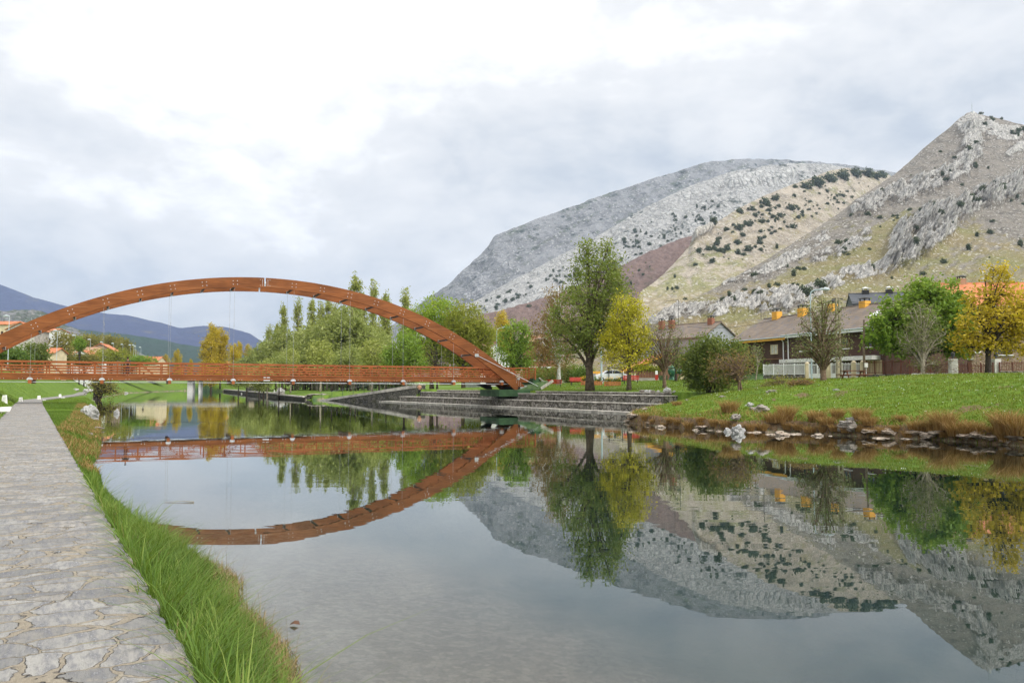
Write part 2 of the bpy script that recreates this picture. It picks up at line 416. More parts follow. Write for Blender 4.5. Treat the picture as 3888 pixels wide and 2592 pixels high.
def seg_dist(P, poly):
    """unsigned distance to a polyline and the side (+1 = left of its direction)"""
    best = np.full(P.shape[0], 1e9); side = np.zeros(P.shape[0])
    for a, b_ in zip(poly[:-1], poly[1:]):
        a = np.array(a); b_ = np.array(b_); ab = b_ - a
        t = np.clip(((P - a) @ ab) / (ab @ ab), 0, 1)
        q = P - (a + t[:, None] * ab); d = np.hypot(q[:, 0], q[:, 1])
        k = d < best; best[k] = d[k]
        side[k] = np.sign(ab[0] * (P[k, 1] - a[1]) - ab[1] * (P[k, 0] - a[0]))
    return best, side
def in_poly(P, poly):
    x, y = P[:, 0], P[:, 1]; c = np.zeros(len(P), bool); n = len(poly); j = n - 1
    for i in range(n):
        xi, yi = poly[i]; xj, yj = poly[j]
        k = ((yi > y) != (yj > y)) & (x < (xj - xi) * (y - yi) / (yj - yi + 1e-12) + xi)
        c ^= k; j = i
    return c
sm = lambda t: (lambda u: u * u * (3 - 2 * u))(np.clip(t, 0, 1))
def terrain(P):
    P = np.asarray(P, float); x, y = P[:, 0], P[:, 1]
    wet = in_poly(P, WPOLY)
    dl, _ = seg_dist(P, LEFT); dq, _ = seg_dist(P, QUAY); dt, _ = seg_dist(P, TERR); db, _ = seg_dist(P, BANK)
    pd, ps = seg_dist(P, PATHC)
    dr = np.minimum(np.minimum(dq, dt), db)
    wob = fbm(x * .8, y * .8, 4, 3)
    # right side
    zb = .46 * sm((db + .15 * wob) / .32) + 2.63 * (1 - (1 - np.clip(db / 21, 0, 1)) ** 1.75)
    terr_lumps = fbm(x * .35 + y * .1, y * 1.2, 4, 11, ridged=True)
    zb = zb + .24 * terr_lumps * sm(db / 2) * (1 - sm((db - 16) / 8)) + .04 * fbm(x * 1.7, y * 1.7, 3, 5)
    zt = np.where(dt < 4.35, .05, 1.83 + 1.22 * sm((dt - 4.2) / 20))
    zq = np.where(dq < .5, -.2, .75) + .5 * sm((dq - .5) / 6) + 1.2 * sm((dq - 45) / 60)
    wb, wt, wq = [1 / (d + .4) ** 4 for d in (db, dt, dq)]
    zr = (zb * wb + zt * wt + zq * wq) / (wb + wt + wq)
    zr = zr + .05 * fbm(x * .15, y * .15, 3, 8) * sm(dr / 12)
    # left side
    strip = .03 + .50 * sm((dl - .05 + .2 * wob) / 1.15) + .05 * wob
    far_l = .10 + .6 * sm(dl / 1.2)
    strip = np.where(y > 60, far_l, strip)
    up = .80 + .60 * np.clip(pd - 1.05, 0, 6.3) + .035 * np.clip(pd - 7.3, 0, 60) + .06 * fbm(x * .5, y * .5, 4, 9) * sm((pd - 1) / 3)
    strip = np.where(y > 140, .2 + .5 * sm(dl / 1.5) + .40 * np.clip(dl - 2, 0, 11), strip)
    zl = np.where(pd < 1.12, .66, np.where(ps > 0, up, np.where(y > 140, strip, np.minimum(strip, .74))))
    left = (dl < dr)
    land = np.where(left, zl, zr)
    bed = -np.minimum(np.where(left, .03 + .085 * dl, .05 + .3 * dr), 1.5) - .03 * np.abs(wob)
    z = np.where(wet, bed, land)
    gravel = np.where(left, 1 - sm((dl - 1) / 4.2), 1 - sm((dr - .3) / .8)) * wet
    worn = sm((fbm(x * .32, y * .32, 4, 77) - .22) / .16) * sm(db / 3) * .55
    mud = np.where(left, 0.0, np.maximum(worn, 1 - sm((db - .15 - .3 * wob) / .7))) * (~wet)
    return z, wet, dl, dr, left, pd, ps, gravel, mud, db
def hz(x, y): return float(terrain(np.array([[x, y]]))[0][0])

m, g = new_mat('ground_soil_and_turf')
p = g.pos()
zn = g.sepc(g.attr('zone', 0))            # r gravel bed, g bare soil, b under water
n1 = g.noise(p, .9, 6, .6); n2 = g.noise(p, 6, 6, .65); n3 = g.noise(p, .12, 4)
grass = g.mix(g.rng(n1, .3, .7), (.075, .135, .015), (.13, .205, .022))
grass = g.mix(g.rng(n2, .5, .8, 0, .55), grass, (.16, .16, .035))
grass = g.mix(g.rng(n3, .5, .7, 0, .4), grass, (.13, .20, .025))
soil = g.mix(g.rng(n2, .3, .7), (.08, .05, .028), (.19, .13, .075))
c = g.mix(g.rng(g.m('ADD', zn[1], g.m('MULTIPLY', g.m('SUBTRACT', n2, .5), .8)), .3, .6), grass, soil)
peb = g.vor(p, 14, 'F1', 1); pe = g.vor(p, 14, 'DISTANCE_TO_EDGE')
grav = g.mix(g.sepc(peb)[0], (.24, .155, .12), (.40, .28, .23)); grav = g.mix(g.rng(pe, 0, .1, .5, 0), grav, (.14, .095, .07))
silt = g.mix(g.rng(n1, .3, .7), (.026, .055, .045), (.045, .08, .066))
bedc = g.mix(g.rng(g.m('ADD', zn[0], g.m('MULTIPLY', g.m('SUBTRACT', n1, .5), .5)), .15, .85), silt, grav)
c = g.mix(zn[2], c, bedc)
finish(g, principled(g, c, .9, g.bump(g.m('ADD', n2, n1), .5, .06), spec=.15)); M['ground'] = m

az = np.radians(np.concatenate([np.linspace(-100, -36, 90, endpoint=False), np.linspace(-36, 36, 620), np.linspace(36.2, 100, 90)]))
rr = np.concatenate([np.geomspace(1.2, 24, 170, endpoint=False), np.geomspace(24, 100, 330, endpoint=False), np.geomspace(100, 500, 110, endpoint=False), np.geomspace(500, 9000, 36)])
A, RR = np.meshgrid(az, rr, indexing='ij')
P = np.stack([np.sin(A) * RR, np.cos(A) * RR], -1).reshape(-1, 2)
tz, wet, dl, dr, left, pd, ps, gravel, mud, db = terrain(P)
hill_x = 40 + 0 * P[:, 0]
ground = mesh_np('ground', np.c_[P, tz], grid_faces(len(az), len(rr))[:, ::-1], M['ground'], smooth=True, colors={'zone': np.c_[gravel, mud, wet]})
tag(ground, kind='structure')

# ------------------------------------------------------------------ water
m, g = new_mat('river_water')
p = g.pos(); y_ = g.sep(p)[1]
big = g.noise(g.map(p, rot=(0, 0, .3), sca=(.25, .8, 1)), .35, 3)
rip = g.noise(g.map(p, rot=(0, 0, .12), sca=(.3, 1.5, 1)), 1.1, 2, .45)
patch = g.rng(g.noise(g.map(p, sca=(.5, 1.4, 1)), .06, 3), .42, .62, .25, 1.0)
h = g.m('MULTIPLY', rip, g.m('MULTIPLY', patch, g.rng(y_, 6, 42, .42, 1.0)))
nb = g.bump(h, .0075, .5)
fr = g.n('Fresnel', {'IOR': 1.33, 'Normal': nb})
gl = g.n('BsdfGlossy', {'Color': (.93, .95, .94), 'Roughness': .004, 'Normal': nb})
tr = g.n('BsdfTransparent', {'Color': (.58, .66, .61)})
fac = g.m('ADD', g.m('MULTIPLY', fr, 1.25), .03, True)
finish(g, g.n('MixShader', {0: fac, 1: tr, 2: gl})); M['water'] = m
wm = MB().quad((-330, -60, 0), (80, -60, 0), (80, 520, 0), (-330, 520, 0))
water = tag(wm.build('river_water', M['water']), kind='structure')

# ------------------------------------------------------------------ stone path
m, g = new_mat('flagstone_path')
PT = math.atan2(.866, -.5)
p = g.map(g.pos(), rot=(0, 0, -PT))
wv = g.vm('SCALE', g.vm('SUBTRACT', g.noisec(p, 2.2, 4), (.5, .5, .5)), .24)
q = g.vm('ADD', g.map(p, sca=(1.25, .82, 0)), wv)
qe = g.vm('ADD', q, g.vm('MULTIPLY', g.vm('SUBTRACT', g.noisec(p, 11, 4), (.5, .5, .5)), (.06, .06, 0)))
e = g.vor(qe, 3.0, 'DISTANCE_TO_EDGE'); cc = g.sepc(g.vor(qe, 3.0, 'F1', 1))
wdt = g.rng(g.noise(p, 1.3, 3), .35, .7, .006, .06)
stm = g.rng(g.m('SUBTRACT', e, wdt), 0, .022)
grain = g.noise(g.map(p, rot=(0, 0, .5), sca=(2.2, 9, 6)), 2.0, 7, .65); fine = g.noise(p, 45, 5, .7); mid = g.noise(p, 7, 6, .62)
st = g.mix(cc[0], (.20, .193, .183), (.365, .347, .32)); st = g.mix(g.rng(cc[1], .55, 1, 0, .6), st, (.37, .33, .275))
st = g.mix(g.rng(grain, .40, .66, 0, .75), st, (.14, .14, .155))
st = g.mix(g.rng(g.m('MULTIPLY', g.rng(grain, .45, .7), g.rng(fine, .5, .72)), .05, .6, 0, .75), st, (.62, .61, .59))
st = g.mix(g.rng(mid, .56, .78, 0, .5), st, (.40, .345, .26))
mo = g.mix(g.rng(g.noise(p, 30, 5, .7), .3, .7), (.25, .213, .162), (.35, .302, .232))
mo = g.mix(g.rng(mid, .35, .6, .35, 0), mo, (.24, .19, .13))
c = g.mix(stm, mo, st)
crack = g.m('MULTIPLY', g.rng(g.m('ABSOLUTE', g.m('SUBTRACT', e, g.m('ADD', wdt, .012))), 0, .010, 1, 0), g.rng(g.noise(p, 3.1, 3), .42, .58))
c = g.mix(g.m('MULTIPLY', crack, .9), c, (.045, .033, .028))
mossf = g.m('MULTIPLY', g.rng(g.noise(p, 5, 5), .66, .74), g.rng(e, .0, .08, 1, 0)); c = g.mix(mossf, c, (.12, .15, .03))
hh = g.m('ADD', g.m('MULTIPLY', stm, .6), g.m('ADD', g.m('MULTIPLY', grain, .55), g.m('MULTIPLY', mid, .45)))
hh = g.m('SUBTRACT', g.m('ADD', hh, g.m('MULTIPLY', fine, .12)), g.m('MULTIPLY', crack, .6))
finish(g, principled(g, c, .78, g.bump(hh, 1.0, .06), spec=.3)); M['path'] = m
# mesh along the centre line
pts = []
for (a, b_), in zip(zip(PATHC[:-1], PATHC[1:])):
    L = math.hypot(b_[0] - a[0], b_[1] - a[1]); step = .07 if a[1] < 0 else 1.2
    k = max(2, int(L / step))
    for i in range(k): pts.append((a[0] + (b_[0] - a[0]) * i / k, a[1] + (b_[1] - a[1]) * i / k))
pts = np.array(pts); tg = np.gradient(pts, axis=0); tg /= np.linalg.norm(tg, axis=1)[:, None]
for _ in range(8): tg[1:-1] = (tg[:-2] + tg[1:-1] * 2 + tg[2:]) / 4
nl = np.c_[-tg[:, 1], tg[:, 0]]
s_ = np.concatenate([[0], np.cumsum(np.linalg.norm(np.diff(pts, axis=0), axis=1))])
vv = np.concatenate([[-1.02, -1.05], np.linspace(-1.05, 1.05, 36), [1.05]])
edge_r = .06 * fbm(s_ * 3.2, s_ * 0, 5, 21, .6) + .007 * np.sign(perlin(s_ * 3.3, s_ * 0 + .5, 22)); edge_l = .12 * fbm(s_ * .9, s_ * 0, 4, 23)
W = []
for j, t in enumerate(vv):
    off = t + np.where(t < 0, -edge_r * abs(t) ** 6, edge_l * abs(t) ** 6) * (1 if abs(t) > .6 else 0)
    xy = pts + nl * off[:, None]
    z = .80 + .008 * fbm(xy[:, 0] * 2.5, xy[:, 1] * 2.5, 4, 31)
    if j == 0: z = z * 0 + .2
    if j == len(vv) - 1: z = z * 0 + .45
    if j == 1: z = z - .012
    W.append(np.c_[xy, z])
W = np.stack(W, 1).reshape(-1, 3)
path = mesh_np('stone_path', W, grid_faces(len(pts), len(vv))[:, ::-1], M['path'], smooth=True)
tag(path, kind='structure')

# ================================================================== HILLS
def hill_mat(name, scree, grass_, rock, dark, heath, sc_=1.0, shrub=.0, tint=None):
    m, g = new_mat(name); p = g.pos(); s = 1.0 / sc_
    zr, zg, zh = g.sepc(g.attr('zone', 0))
    a = g.noise(p, .012 * s, 6, .6); b_ = g.noise(p, .05 * s, 7, .65); c_ = g.noise(p, .22 * s, 6, .7)
    base = g.mix(g.rng(g.m('ADD', b_, g.m('MULTIPLY', g.m('SUBTRACT', c_, .5), .8)), .35, .68), scree, tuple(v * .52 for v in scree))
    gm = g.rng(g.m('ADD', zg, g.m('ADD', g.m('MULTIPLY', g.m('SUBTRACT', b_, .5), 1.1), g.m('MULTIPLY', g.m('SUBTRACT', c_, .5), .9))), .36, .64)
    gcol = g.mix(g.rng(a, .35, .65), grass_, tuple(v * s2 for v, s2 in zip(grass_, (.85, 1.0, .75))))
    gcol = g.mix(g.rng(c_, .5, .8, 0, .5), gcol, tuple(v * .6 for v in grass_))
    c = g.mix(gm, base, gcol)
    hm = g.rng(g.m('ADD', zh, g.m('MULTIPLY', g.m('SUBTRACT', b_, .5), .6)), .4, .6)
    hc = g.mix(g.rng(c_, .35, .65), heath, tuple(v * 1.5 for v in heath)); hc = g.mix(g.rng(b_, .55, .75, 0, .6), hc, (.17, .14, .06))
    c = g.mix(hm, c, hc)
    # loose white stones
    v1 = g.vor(g.vm('ADD', p, g.vm('MULTIPLY', g.noisec(p, .2 * s, 3), (6 * sc_, 6 * sc_, 6 * sc_))), .20 * s, 'F1')
    st1 = g.m('MULTIPLY', g.rng(v1, .16, .38, 1, 0), g.rng(g.m('ADD', b_, g.m('MULTIPLY', zr, .25)), .42, .56))
    v2 = g.vor(p, .50 * s, 'F1'); st2 = g.m('MULTIPLY', g.rng(v2, .14, .36, 1, 0), g.rng(c_, .45, .6))
    stn = g.m('MULTIPLY', g.m('MAXIMUM', st1, st2), g.m('SUBTRACT', 1.0, g.m('MULTIPLY', hm, .85)))
    c = g.mix(g.m('MULTIPLY', stn, .8), c, rock)
    # outcrops: pale rock with dark vertical clefts
    rm = g.rng(g.m('ADD', zr, g.m('MULTIPLY', g.m('SUBTRACT', b_, .5), .7)), .38, .58)
    vq = g.vm('ADD', g.map(p, rot=(0, .5, .3), sca=(1, 1, .35)), g.vm('SCALE', g.noisec(p, .12 * s, 5), 7 * sc_))
    cl_ = g.vor(vq, .13 * s, 'DISTANCE_TO_EDGE')
    rc = g.mix(g.rng(c_, .35, .7), rock, tuple(v * .72 for v in rock)); rc = g.mix(g.rng(cl_, 0, .08, .55, 0), rc, (.07, .065, .06))
    c = g.mix(rm, c, rc)
    if shrub:
        sh = g.m('MULTIPLY', g.rng(g.vor(p, .075 * s, 'F1'), .12, .26, 1, 0), g.rng(a, .46, .56)); sh2 = g.rng(g.m('ADD', b_, g.m('MULTIPLY', a, .4)), .80, .9)
        c = g.mix(g.m('MULTIPLY', g.m('MAXIMUM', sh, sh2), shrub), c, dark)
    hgt = g.m('ADD', g.m('MULTIPLY', b_, 1.6), g.m('ADD', g.m('MULTIPLY', c_, .55), g.m('ADD', g.m('MULTIPLY', stn, .25), g.m('MULTIPLY', g.m('MULTIPLY', rm, g.rng(cl_, 0, .25)), .9))))
    finish(g, principled(g, c, .95, g.bump(hgt, .8, 4.5 * sc_), spec=.05)); return m
def interp(pts, x):
    return np.interp(x, [p[0] for p in pts], [p[1] for p in pts])
def poly_mask(px, py, pts, w0, soft):
    P = np.c_[px.ravel(), py.ravel()].astype(float)
    d, _ = seg_dist(P, [(p[0], p[1]) for p in pts])
    return (1 - sm((d.reshape(px.shape) - w0) / soft))
HILLS = {}
def hill(name, crest, Dc, Db, pyb, x0, x1, nx, nt, mat, zone_fn, relief, curve=1.0, label=None):
    px = np.linspace(x0, x1, nx); t = np.linspace(0, 1, nt)
    PX, T = np.meshgrid(px, t, indexing='ij')
    yc = interp(crest, px)[:, None]; dc = interp(Dc, px)[:, None]; dbase = interp(Db, px)[:, None]
    yb = np.maximum(pyb, yc + 6)
    ker = np.exp(-.5 * (np.arange(-60, 61) * (x1 - x0) / nx / 70.) ** 2); ker /= ker.sum()
    ys_ = np.convolve(np.pad(yc[:, 0], 60, mode='edge'), ker, 'valid')[:, None]; ys_ = np.minimum(ys_, yb - 6)
    PY = yb + (ys_ - yb) * T ** .95 + (yc - ys_) * T ** 7
    Dp = dbase + (dc - dbase) * T ** curve
    disp, zone = zone_fn(PX, PY, T, Dp)
    vx, vy = (PX - CX) / F, -(PY - CY) / F
    ry = cP - vy * sP; rz = sP + vy * cP
    # relief: rock and gullies push out of the slope (towards the valley and upwards)
    fade = sm(T / .05) * (1 - .5 * sm((T - .94) / .06))
    dd = disp * relief * fade
    X = vx * Dp / ry; Y = Dp - .75 * dd; Z = EYE + rz * Dp / ry + .55 * dd
    Z[:, 0] = -2
    # a back slope so the hill is solid from a step aside
    back = np.stack([np.stack([X[:, -1] * k, Y[:, -1] * k, Z[:, -1] * q], -1) for k, q in ((1.06, .97), (1.25, .8), (1.7, .0))], 1)
    V = np.concatenate([np.stack([X, Y, Z], -1), back], 1)
    zc = np.concatenate([zone, np.repeat(zone[:, -1:], 3, 1)], 1)
    o = mesh_np(name, V.reshape(-1, 3), grid_faces(nx, nt + 3)[:, ::-1], mat, smooth=True, colors={'zone': zc.reshape(-1, 3)})
    tag(o, kind='structure'); HILLS[name] = (px, PY, np.stack([X, Y, Z], -1)); return o
def hill_pt(name, x, y):
    px, PY, V = HILLS[name]
    i = int(np.clip(np.searchsorted(px, x), 0, len(px) - 1)); c = PY[i]
    j = int(np.clip(np.searchsorted(-c, -y), 0, len(c) - 1))
    return Vector(V[i, j])
z3 = lambda a, b_, c: np.stack(np.broadcast_arrays(a, b_, c), -1)

# far range, forested foothill, pale spur
def zf(PX, PY, T, D): return fbm(PX / 160, PY / 60 + PX / 300, 6, 41, .55), z3(T * 0, .3 + 0 * T, 1 + 0 * T)
mt = hill_mat('haze_tinted_heath', (.035, .05, .11), (.03, .045, .10), (.05, .065, .13), (.03, .04, .045), (.03, .035, .085), 9)  # distance haze painted in: rock, grass and heath all tinted blue
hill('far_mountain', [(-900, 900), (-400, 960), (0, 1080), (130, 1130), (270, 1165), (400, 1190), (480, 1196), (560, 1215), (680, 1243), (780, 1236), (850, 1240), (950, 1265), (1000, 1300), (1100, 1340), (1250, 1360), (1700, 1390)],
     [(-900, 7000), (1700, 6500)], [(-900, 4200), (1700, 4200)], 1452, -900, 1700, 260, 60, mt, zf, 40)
def zfor(PX, PY, T, D): return fbm(PX / 60, PY / 25, 6, 43, .6), z3(0 * T, 1 + 0 * T, 0 * T)
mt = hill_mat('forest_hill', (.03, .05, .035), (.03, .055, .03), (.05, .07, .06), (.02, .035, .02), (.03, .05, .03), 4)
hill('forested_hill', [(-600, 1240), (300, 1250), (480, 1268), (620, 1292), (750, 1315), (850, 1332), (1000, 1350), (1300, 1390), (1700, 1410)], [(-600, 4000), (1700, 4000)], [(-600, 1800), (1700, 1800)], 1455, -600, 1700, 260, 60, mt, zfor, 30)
def zspur(PX, PY, T, D):
    n = fbm(PX / 70, PY / 30, 6, 45, .6)
    return n, z3(.32 + n * .5, .55 + .5 * fbm(PX / 120, PY / 50, 4, 46), 0 * T)
mt = hill_mat('spur', (.22, .21, .20), (.075, .09, .05), (.34, .32, .29), (.04, .05, .03), (.05, .06, .04), 3, .6)
hill('rocky_spur', [(-700, 1120), (-300, 1135), (0, 1180), (110, 1174), (180, 1186), (250, 1232), (330, 1262), (420, 1290), (520, 1330), (640, 1400)], [(-700, 2600), (640, 2600)], [(-700, 1200), (640, 1200)], 1455, -700, 640, 220, 80, mt, zspur, 40)

# ridge behind, cloud shadow painted in as darker rock colours
S_CR = [(1250, 1440), (1380, 1300), (1500, 1225), (1600, 1150), (1700, 1080), (1800, 990), (1850, 940), (1875, 898), (1950, 865), (2100, 810), (2300, 738), (2450, 688), (2600, 640), (2700, 612), (2850, 603), (3000, 606), (3200, 625), (3400, 655), (3700, 720), (4300, 900)]
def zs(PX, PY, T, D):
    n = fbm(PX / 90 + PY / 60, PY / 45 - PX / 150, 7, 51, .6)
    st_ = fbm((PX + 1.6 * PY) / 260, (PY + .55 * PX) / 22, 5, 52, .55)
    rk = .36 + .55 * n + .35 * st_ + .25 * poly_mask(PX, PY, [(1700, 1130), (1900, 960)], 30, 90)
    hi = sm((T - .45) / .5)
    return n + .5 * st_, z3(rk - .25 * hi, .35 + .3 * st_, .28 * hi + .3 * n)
mt = hill_mat('shade_tinted_limestone', (.27, .27, .27), (.15, .155, .12), (.44, .44, .44), (.05, .06, .05), (.085, .085, .09), 3.2, .9)
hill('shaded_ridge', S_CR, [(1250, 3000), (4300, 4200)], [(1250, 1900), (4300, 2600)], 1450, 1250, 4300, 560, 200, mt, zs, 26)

# pale limestone ridge
L_CR = [(1400, 1445), (1500, 1320), (1620, 1240), (1760, 1165), (1900, 1090), (2100, 985), (2300, 880), (2450, 790), (2600, 715), (2720, 672), (2800, 650), (2900, 632), (3000, 622), (3130, 623), (3330, 660), (3500, 740), (4200, 1000)]
def zl_(PX, PY, T, D):
    st_ = fbm((PX + 1.5 * PY) / 220, (PY + .6 * PX) / 26, 6, 61, .6, True)
    n = fbm(PX / 70, PY / 40, 7, 62, .6)
    crag = poly_mask(PX, PY, [(2785, 690), (2900, 680), (2990, 665)], 12, 22)
    return .7 * n + .7 * st_ + crag * 1.0, z3(.34 + .3 * n + .35 * st_ + crag * .6, .12 + .25 * n, 0 * n)
mt = hill_mat('pale_limestone', (.42, .41, .39), (.31, .285, .215), (.57, .56, .53), (.045, .06, .04), (.1, .08, .06), 2.4, .85)
hill('limestone_ridge', L_CR, [(1400, 1900), (2300, 2300), (4200, 2800)], [(1400, 1100), (4200, 1500)], 1450, 1400, 4200, 620, 260, mt, zl_, 17)

# heather wedge
H_CR = [(1380, 1445), (1500, 1350), (1700, 1245), (1850, 1190), (2000, 1150), (2150, 1100), (2300, 1040), (2450, 962), (2560, 915), (2640, 888), (2700, 900), (2900, 1000)]
def zh_(PX, PY, T, D):
    n = fbm(PX / 50, PY / 30, 6, 71, .6)
    low = sm((PY - interp(H_CR, PX) - 110) / 90)
    return n, z3(.0 + .25 * low + .1 * n, .1 + .5 * low + .4 * n * low, .95 - .75 * low + .25 * n)
mt = hill_mat('heather', (.30, .26, .22), (.24, .20, .13), (.40, .37, .33), (.04, .05, .03), (.15, .105, .09), 1.8, .35)
hill('heather_slope', H_CR, [(1380, 900), (2900, 1700)], [(1380, 550), (2900, 800)], 1450, 1380, 2900, 320, 140, mt, zh_, 14)

# warm sparse slope with evergreen bushes
Y_CR = [(2250, 1330), (2370, 1235), (2400, 1180), (2430, 1112), (2500, 1060), (2560, 1000), (2615, 940), (2632, 895), (2640, 880), (2665, 878), (2700, 858), (2800, 795), (2900, 745), (3000, 705), (3150, 650), (3220, 638), (3330, 655), (3420, 680), (3700, 800)]
def zy(PX, PY, T, D):
    n = fbm(PX / 60, PY / 35, 7, 81, .6); st_ = fbm((PX + 1.4 * PY) / 200, (PY + .62 * PX) / 24, 6, 82, .6, True)
    fin = poly_mask(PX, PY, [(2630, 905), (2655, 885), (2690, 872)], 8, 18)
    return .6 * n + .6 * st_ + fin * 2.2, z3(.14 + .22 * n + .25 * st_ + fin * .8, .36 + .45 * n + .25 * sm((PY - 900) / 250), 0 * n)
mt = hill_mat('warm_slope', (.45, .39, .31), (.34, .28, .175), (.60, .56, .49), (.045, .06, .03), (.2, .15, .1), 1.7, .25)
hill('warm_slope', Y_CR, [(2250, 800), (2640, 1250), (3700, 2200)], [(2250, 420), (3700, 750)], 1430, 2250, 3700, 420, 260, mt, zy, 10)

# the near peak with its crags
F_CR = [(2050, 1400), (2300, 1330), (2420, 1255), (2500, 1195), (2600, 1150), (2700, 1100), (2800, 1048), (2900, 992), (3000, 930), (3100, 868), (3170, 822), (3230, 775), (3270, 745), (3340, 700), (3400, 660), (3450, 618), (3500, 570), (3550, 528), (3600, 490), (3640, 456), (3665, 438), (3690, 433), (3720, 438), (3760, 444), (3820, 458), (3888, 475), (4000, 520), (4300, 640), (4800, 900), (5400, 1150)]
OUT = [([(3255, 800), (3275, 790), (3330, 770), (3430, 735), (3560, 690), (3650, 640), (3690, 590)], 16, 30, 1.0),
       ([(3380, 1010), (3405, 930), (3440, 880), (3480, 850), (3540, 850), (3600, 815), (3650, 800), (3720, 760), (3800, 735), (3888, 700)], 20, 34, 1.5),
       ([(3450, 960), (3520, 905), (3580, 860)], 30, 40, 1.2),
       ([(3655, 455), (3675, 500), (3690, 545), (3670, 590), (3640, 640)], 16, 36, 1.1), ([(3690, 450), (3760, 500), (3850, 510)], 14, 34, .6),
       ([(2480, 1215), (2600, 1180), (2720, 1185), (2800, 1150), (2900, 1130), (3010, 1120)], 10, 34, .4),
       ([(2860, 1170), (2980, 1165), (3080, 1120), (3200, 1060), (3330, 1030), (3400, 1010)], 10, 34, .55),
       ([(2760, 1075), (2900, 1040), (3050, 960), (3130, 900)], 6, 26, .5), ([(3100, 985), (3200, 960), (3290, 900)], 8, 26, .6), ([(3830, 580), (3888, 560)], 10, 25, .5)]
def zpk(PX, PY, T, D):
    aa = (PX - .8 * PY); bb = PY + .62 * PX
    st_ = fbm(aa / 260, bb / 34, 6, 91, .6, True); n = fbm(PX / 60, PY / 40, 7, 92, .62); fine = fbm(PX / 14, PY / 14, 4, 93, .6, True)
    vert = fbm(PX / 16 + PY / 60, PY / 60, 5, 94, .6, True)
    rk = 0 * PX; dsp = 0 * PX; brk = fbm(PX / 34 + 5, PY / 26, 4, 97, .6)
    for pl, w0, sf, a in OUT:
        k = poly_mask(PX, PY, pl, w0, sf) * np.clip(.52 + 1.9 * n + .5 * st_ + .5 * brk, 0, 1.4)
        rk = np.maximum(rk, k); dsp = np.maximum(dsp, k * a)
    dsp = dsp * (1.0 + .55 * vert + .75 * fine)
    grassy = .19 + .42 * st_ + .35 * n + .42 * sm((PY - 760 - .35 * (3888 - PX) * .5) / 260) - .75 * sm((980 - PY - .25 * (3888 - PX)) / 180)
    grassy = np.where(PY > 1000, grassy - .1, grassy)
    strips = poly_mask(PX, PY, [(2700, 1225), (2950, 1110), (3200, 985), (3500, 800), (3888, 585)], 12, 50) + poly_mask(PX, PY, [(3100, 1090), (3500, 930), (3888, 740)], 25, 70)
    return dsp * 1.0 + .45 * n + .30 * st_, z3(np.clip(.18 * st_ + .2 * n + rk, -.3, 1.2), grassy + .45 * strips - .6 * rk, 0 * n)
mt = hill_mat('peak_slope', (.245, .22, .185), (.24, .195, .105), (.62, .595, .55), (.05, .06, .03), (.2, .15, .1), .85, .12)
hill('rocky_peak_hill', F_CR, [(2050, 300), (2500, 480), (3000, 800), (3400, 1100), (3690, 1300), (4300, 1250), (5400, 900)], [(2050, 230), (2800, 240), (3400, 210), (5400, 200)], 1425, 2050, 5400, 980, 420, mt, zpk, 9.5, 1.1)
# ================================================================== ARCH FOOTBRIDGE
bdir = Vector((math.cos(TH), math.sin(TH), 0)); bnor = Vector((-math.sin(TH), math.cos(TH), 0))
_p0 = at(1000, 1463, 82)
BO = Vector((_p0.x, _p0.y, 0))
bridge = thing('arch_footbridge', 'reddish brown timber arch footbridge with steel hangers crossing the river', 'bridge', BO, TH)
W2 = 3.8                                       # distance between the two arches
RC, ZC = 43.45, -30.4
def arch_z(s): return ZC + math.sqrt(RC * RC - s * s)
def arch_half(s0, s1, off, n=40):
    mb = MB(); hw = .14
    a0, a1 = math.asin(s0 / RC), math.asin(s1 / RC)
    vs_ = []
    for i in range(n + 1):
        a = a0 + (a1 - a0) * i / n; dep = .98 + .14 * (abs(a) / .7) ** 2
        for r in (RC - dep, RC):
            for o in (-hw, hw): vs_.append((math.sin(a) * r, off + o, ZC + math.cos(a) * r))
    fs = []
    for i in range(n):
        k = i * 4; q = k + 4
        fs += [(k, q, q + 2, k + 2), (k + 1, k + 3, q + 3, q + 1), (k + 2, q + 2, q + 3, k + 3), (k, k + 1, q + 1, q)]
    fs += [(0, 2, 3, 1), (n * 4, n * 4 + 1, n * 4 + 3, n * 4 + 2)]
    return mb.add(vs_, fs)
S_END = 28.75
bolt_proto = MB().tube([(0, 0, 0), (0, -.022, 0)], .042, 6).build('bolt', M['steel'])
for off in (0.0, W2):
    for sg in (-1, 1):
        r_ = arch_half(*sorted((sg * .09, sg * S_END)), off).build('arch_rib', M['glulam'], bridge)
        if off: continue
        def bolt(c, sc_):
            o = bolt_proto.copy() if bolt_proto.get('used') else bolt_proto
            if o is not bolt_proto: col.objects.link(o)
            bolt_proto['used'] = 1
            if 'used' in o and o is not bolt_proto: del o['used']
            o.parent = r_; o.location = c; o.scale = (sc_, 1, sc_)
        for k in range(1, 9):
            s = sg * k * 2.86; a = math.asin(s / RC); rc_ = RC - .52
            for da, dr_ in ((-.2, -.17), (.2, -.17), (-.2, .17), (.2, .17)):
                aa = a + da / RC; r2 = rc_ + dr_
                bolt((math.sin(aa) * r2, off - .14, ZC + math.cos(aa) * r2), 1)
        for q in range(6):                    # bolt rows at the crown joint
            for e_ in ((0,) if q not in (0, 5) else (0, .2)): bolt((sg * (.26 + e_), off - .14, arch_z(0) - .2 - q * .115), .75)
        for q in range(9): bolt((sg * (27.55 + .25 * (q % 3)), off - .14, 2.75 + .22 * (q // 3) - .25 * (q % 3)), .95)
    MB().box((0, off, arch_z(0) - .62), (.6, .1, .42)).box((0, off, arch_z(0) - .5), (.16, .3, .22)).build('crown_joint', M['steel'], bridge)
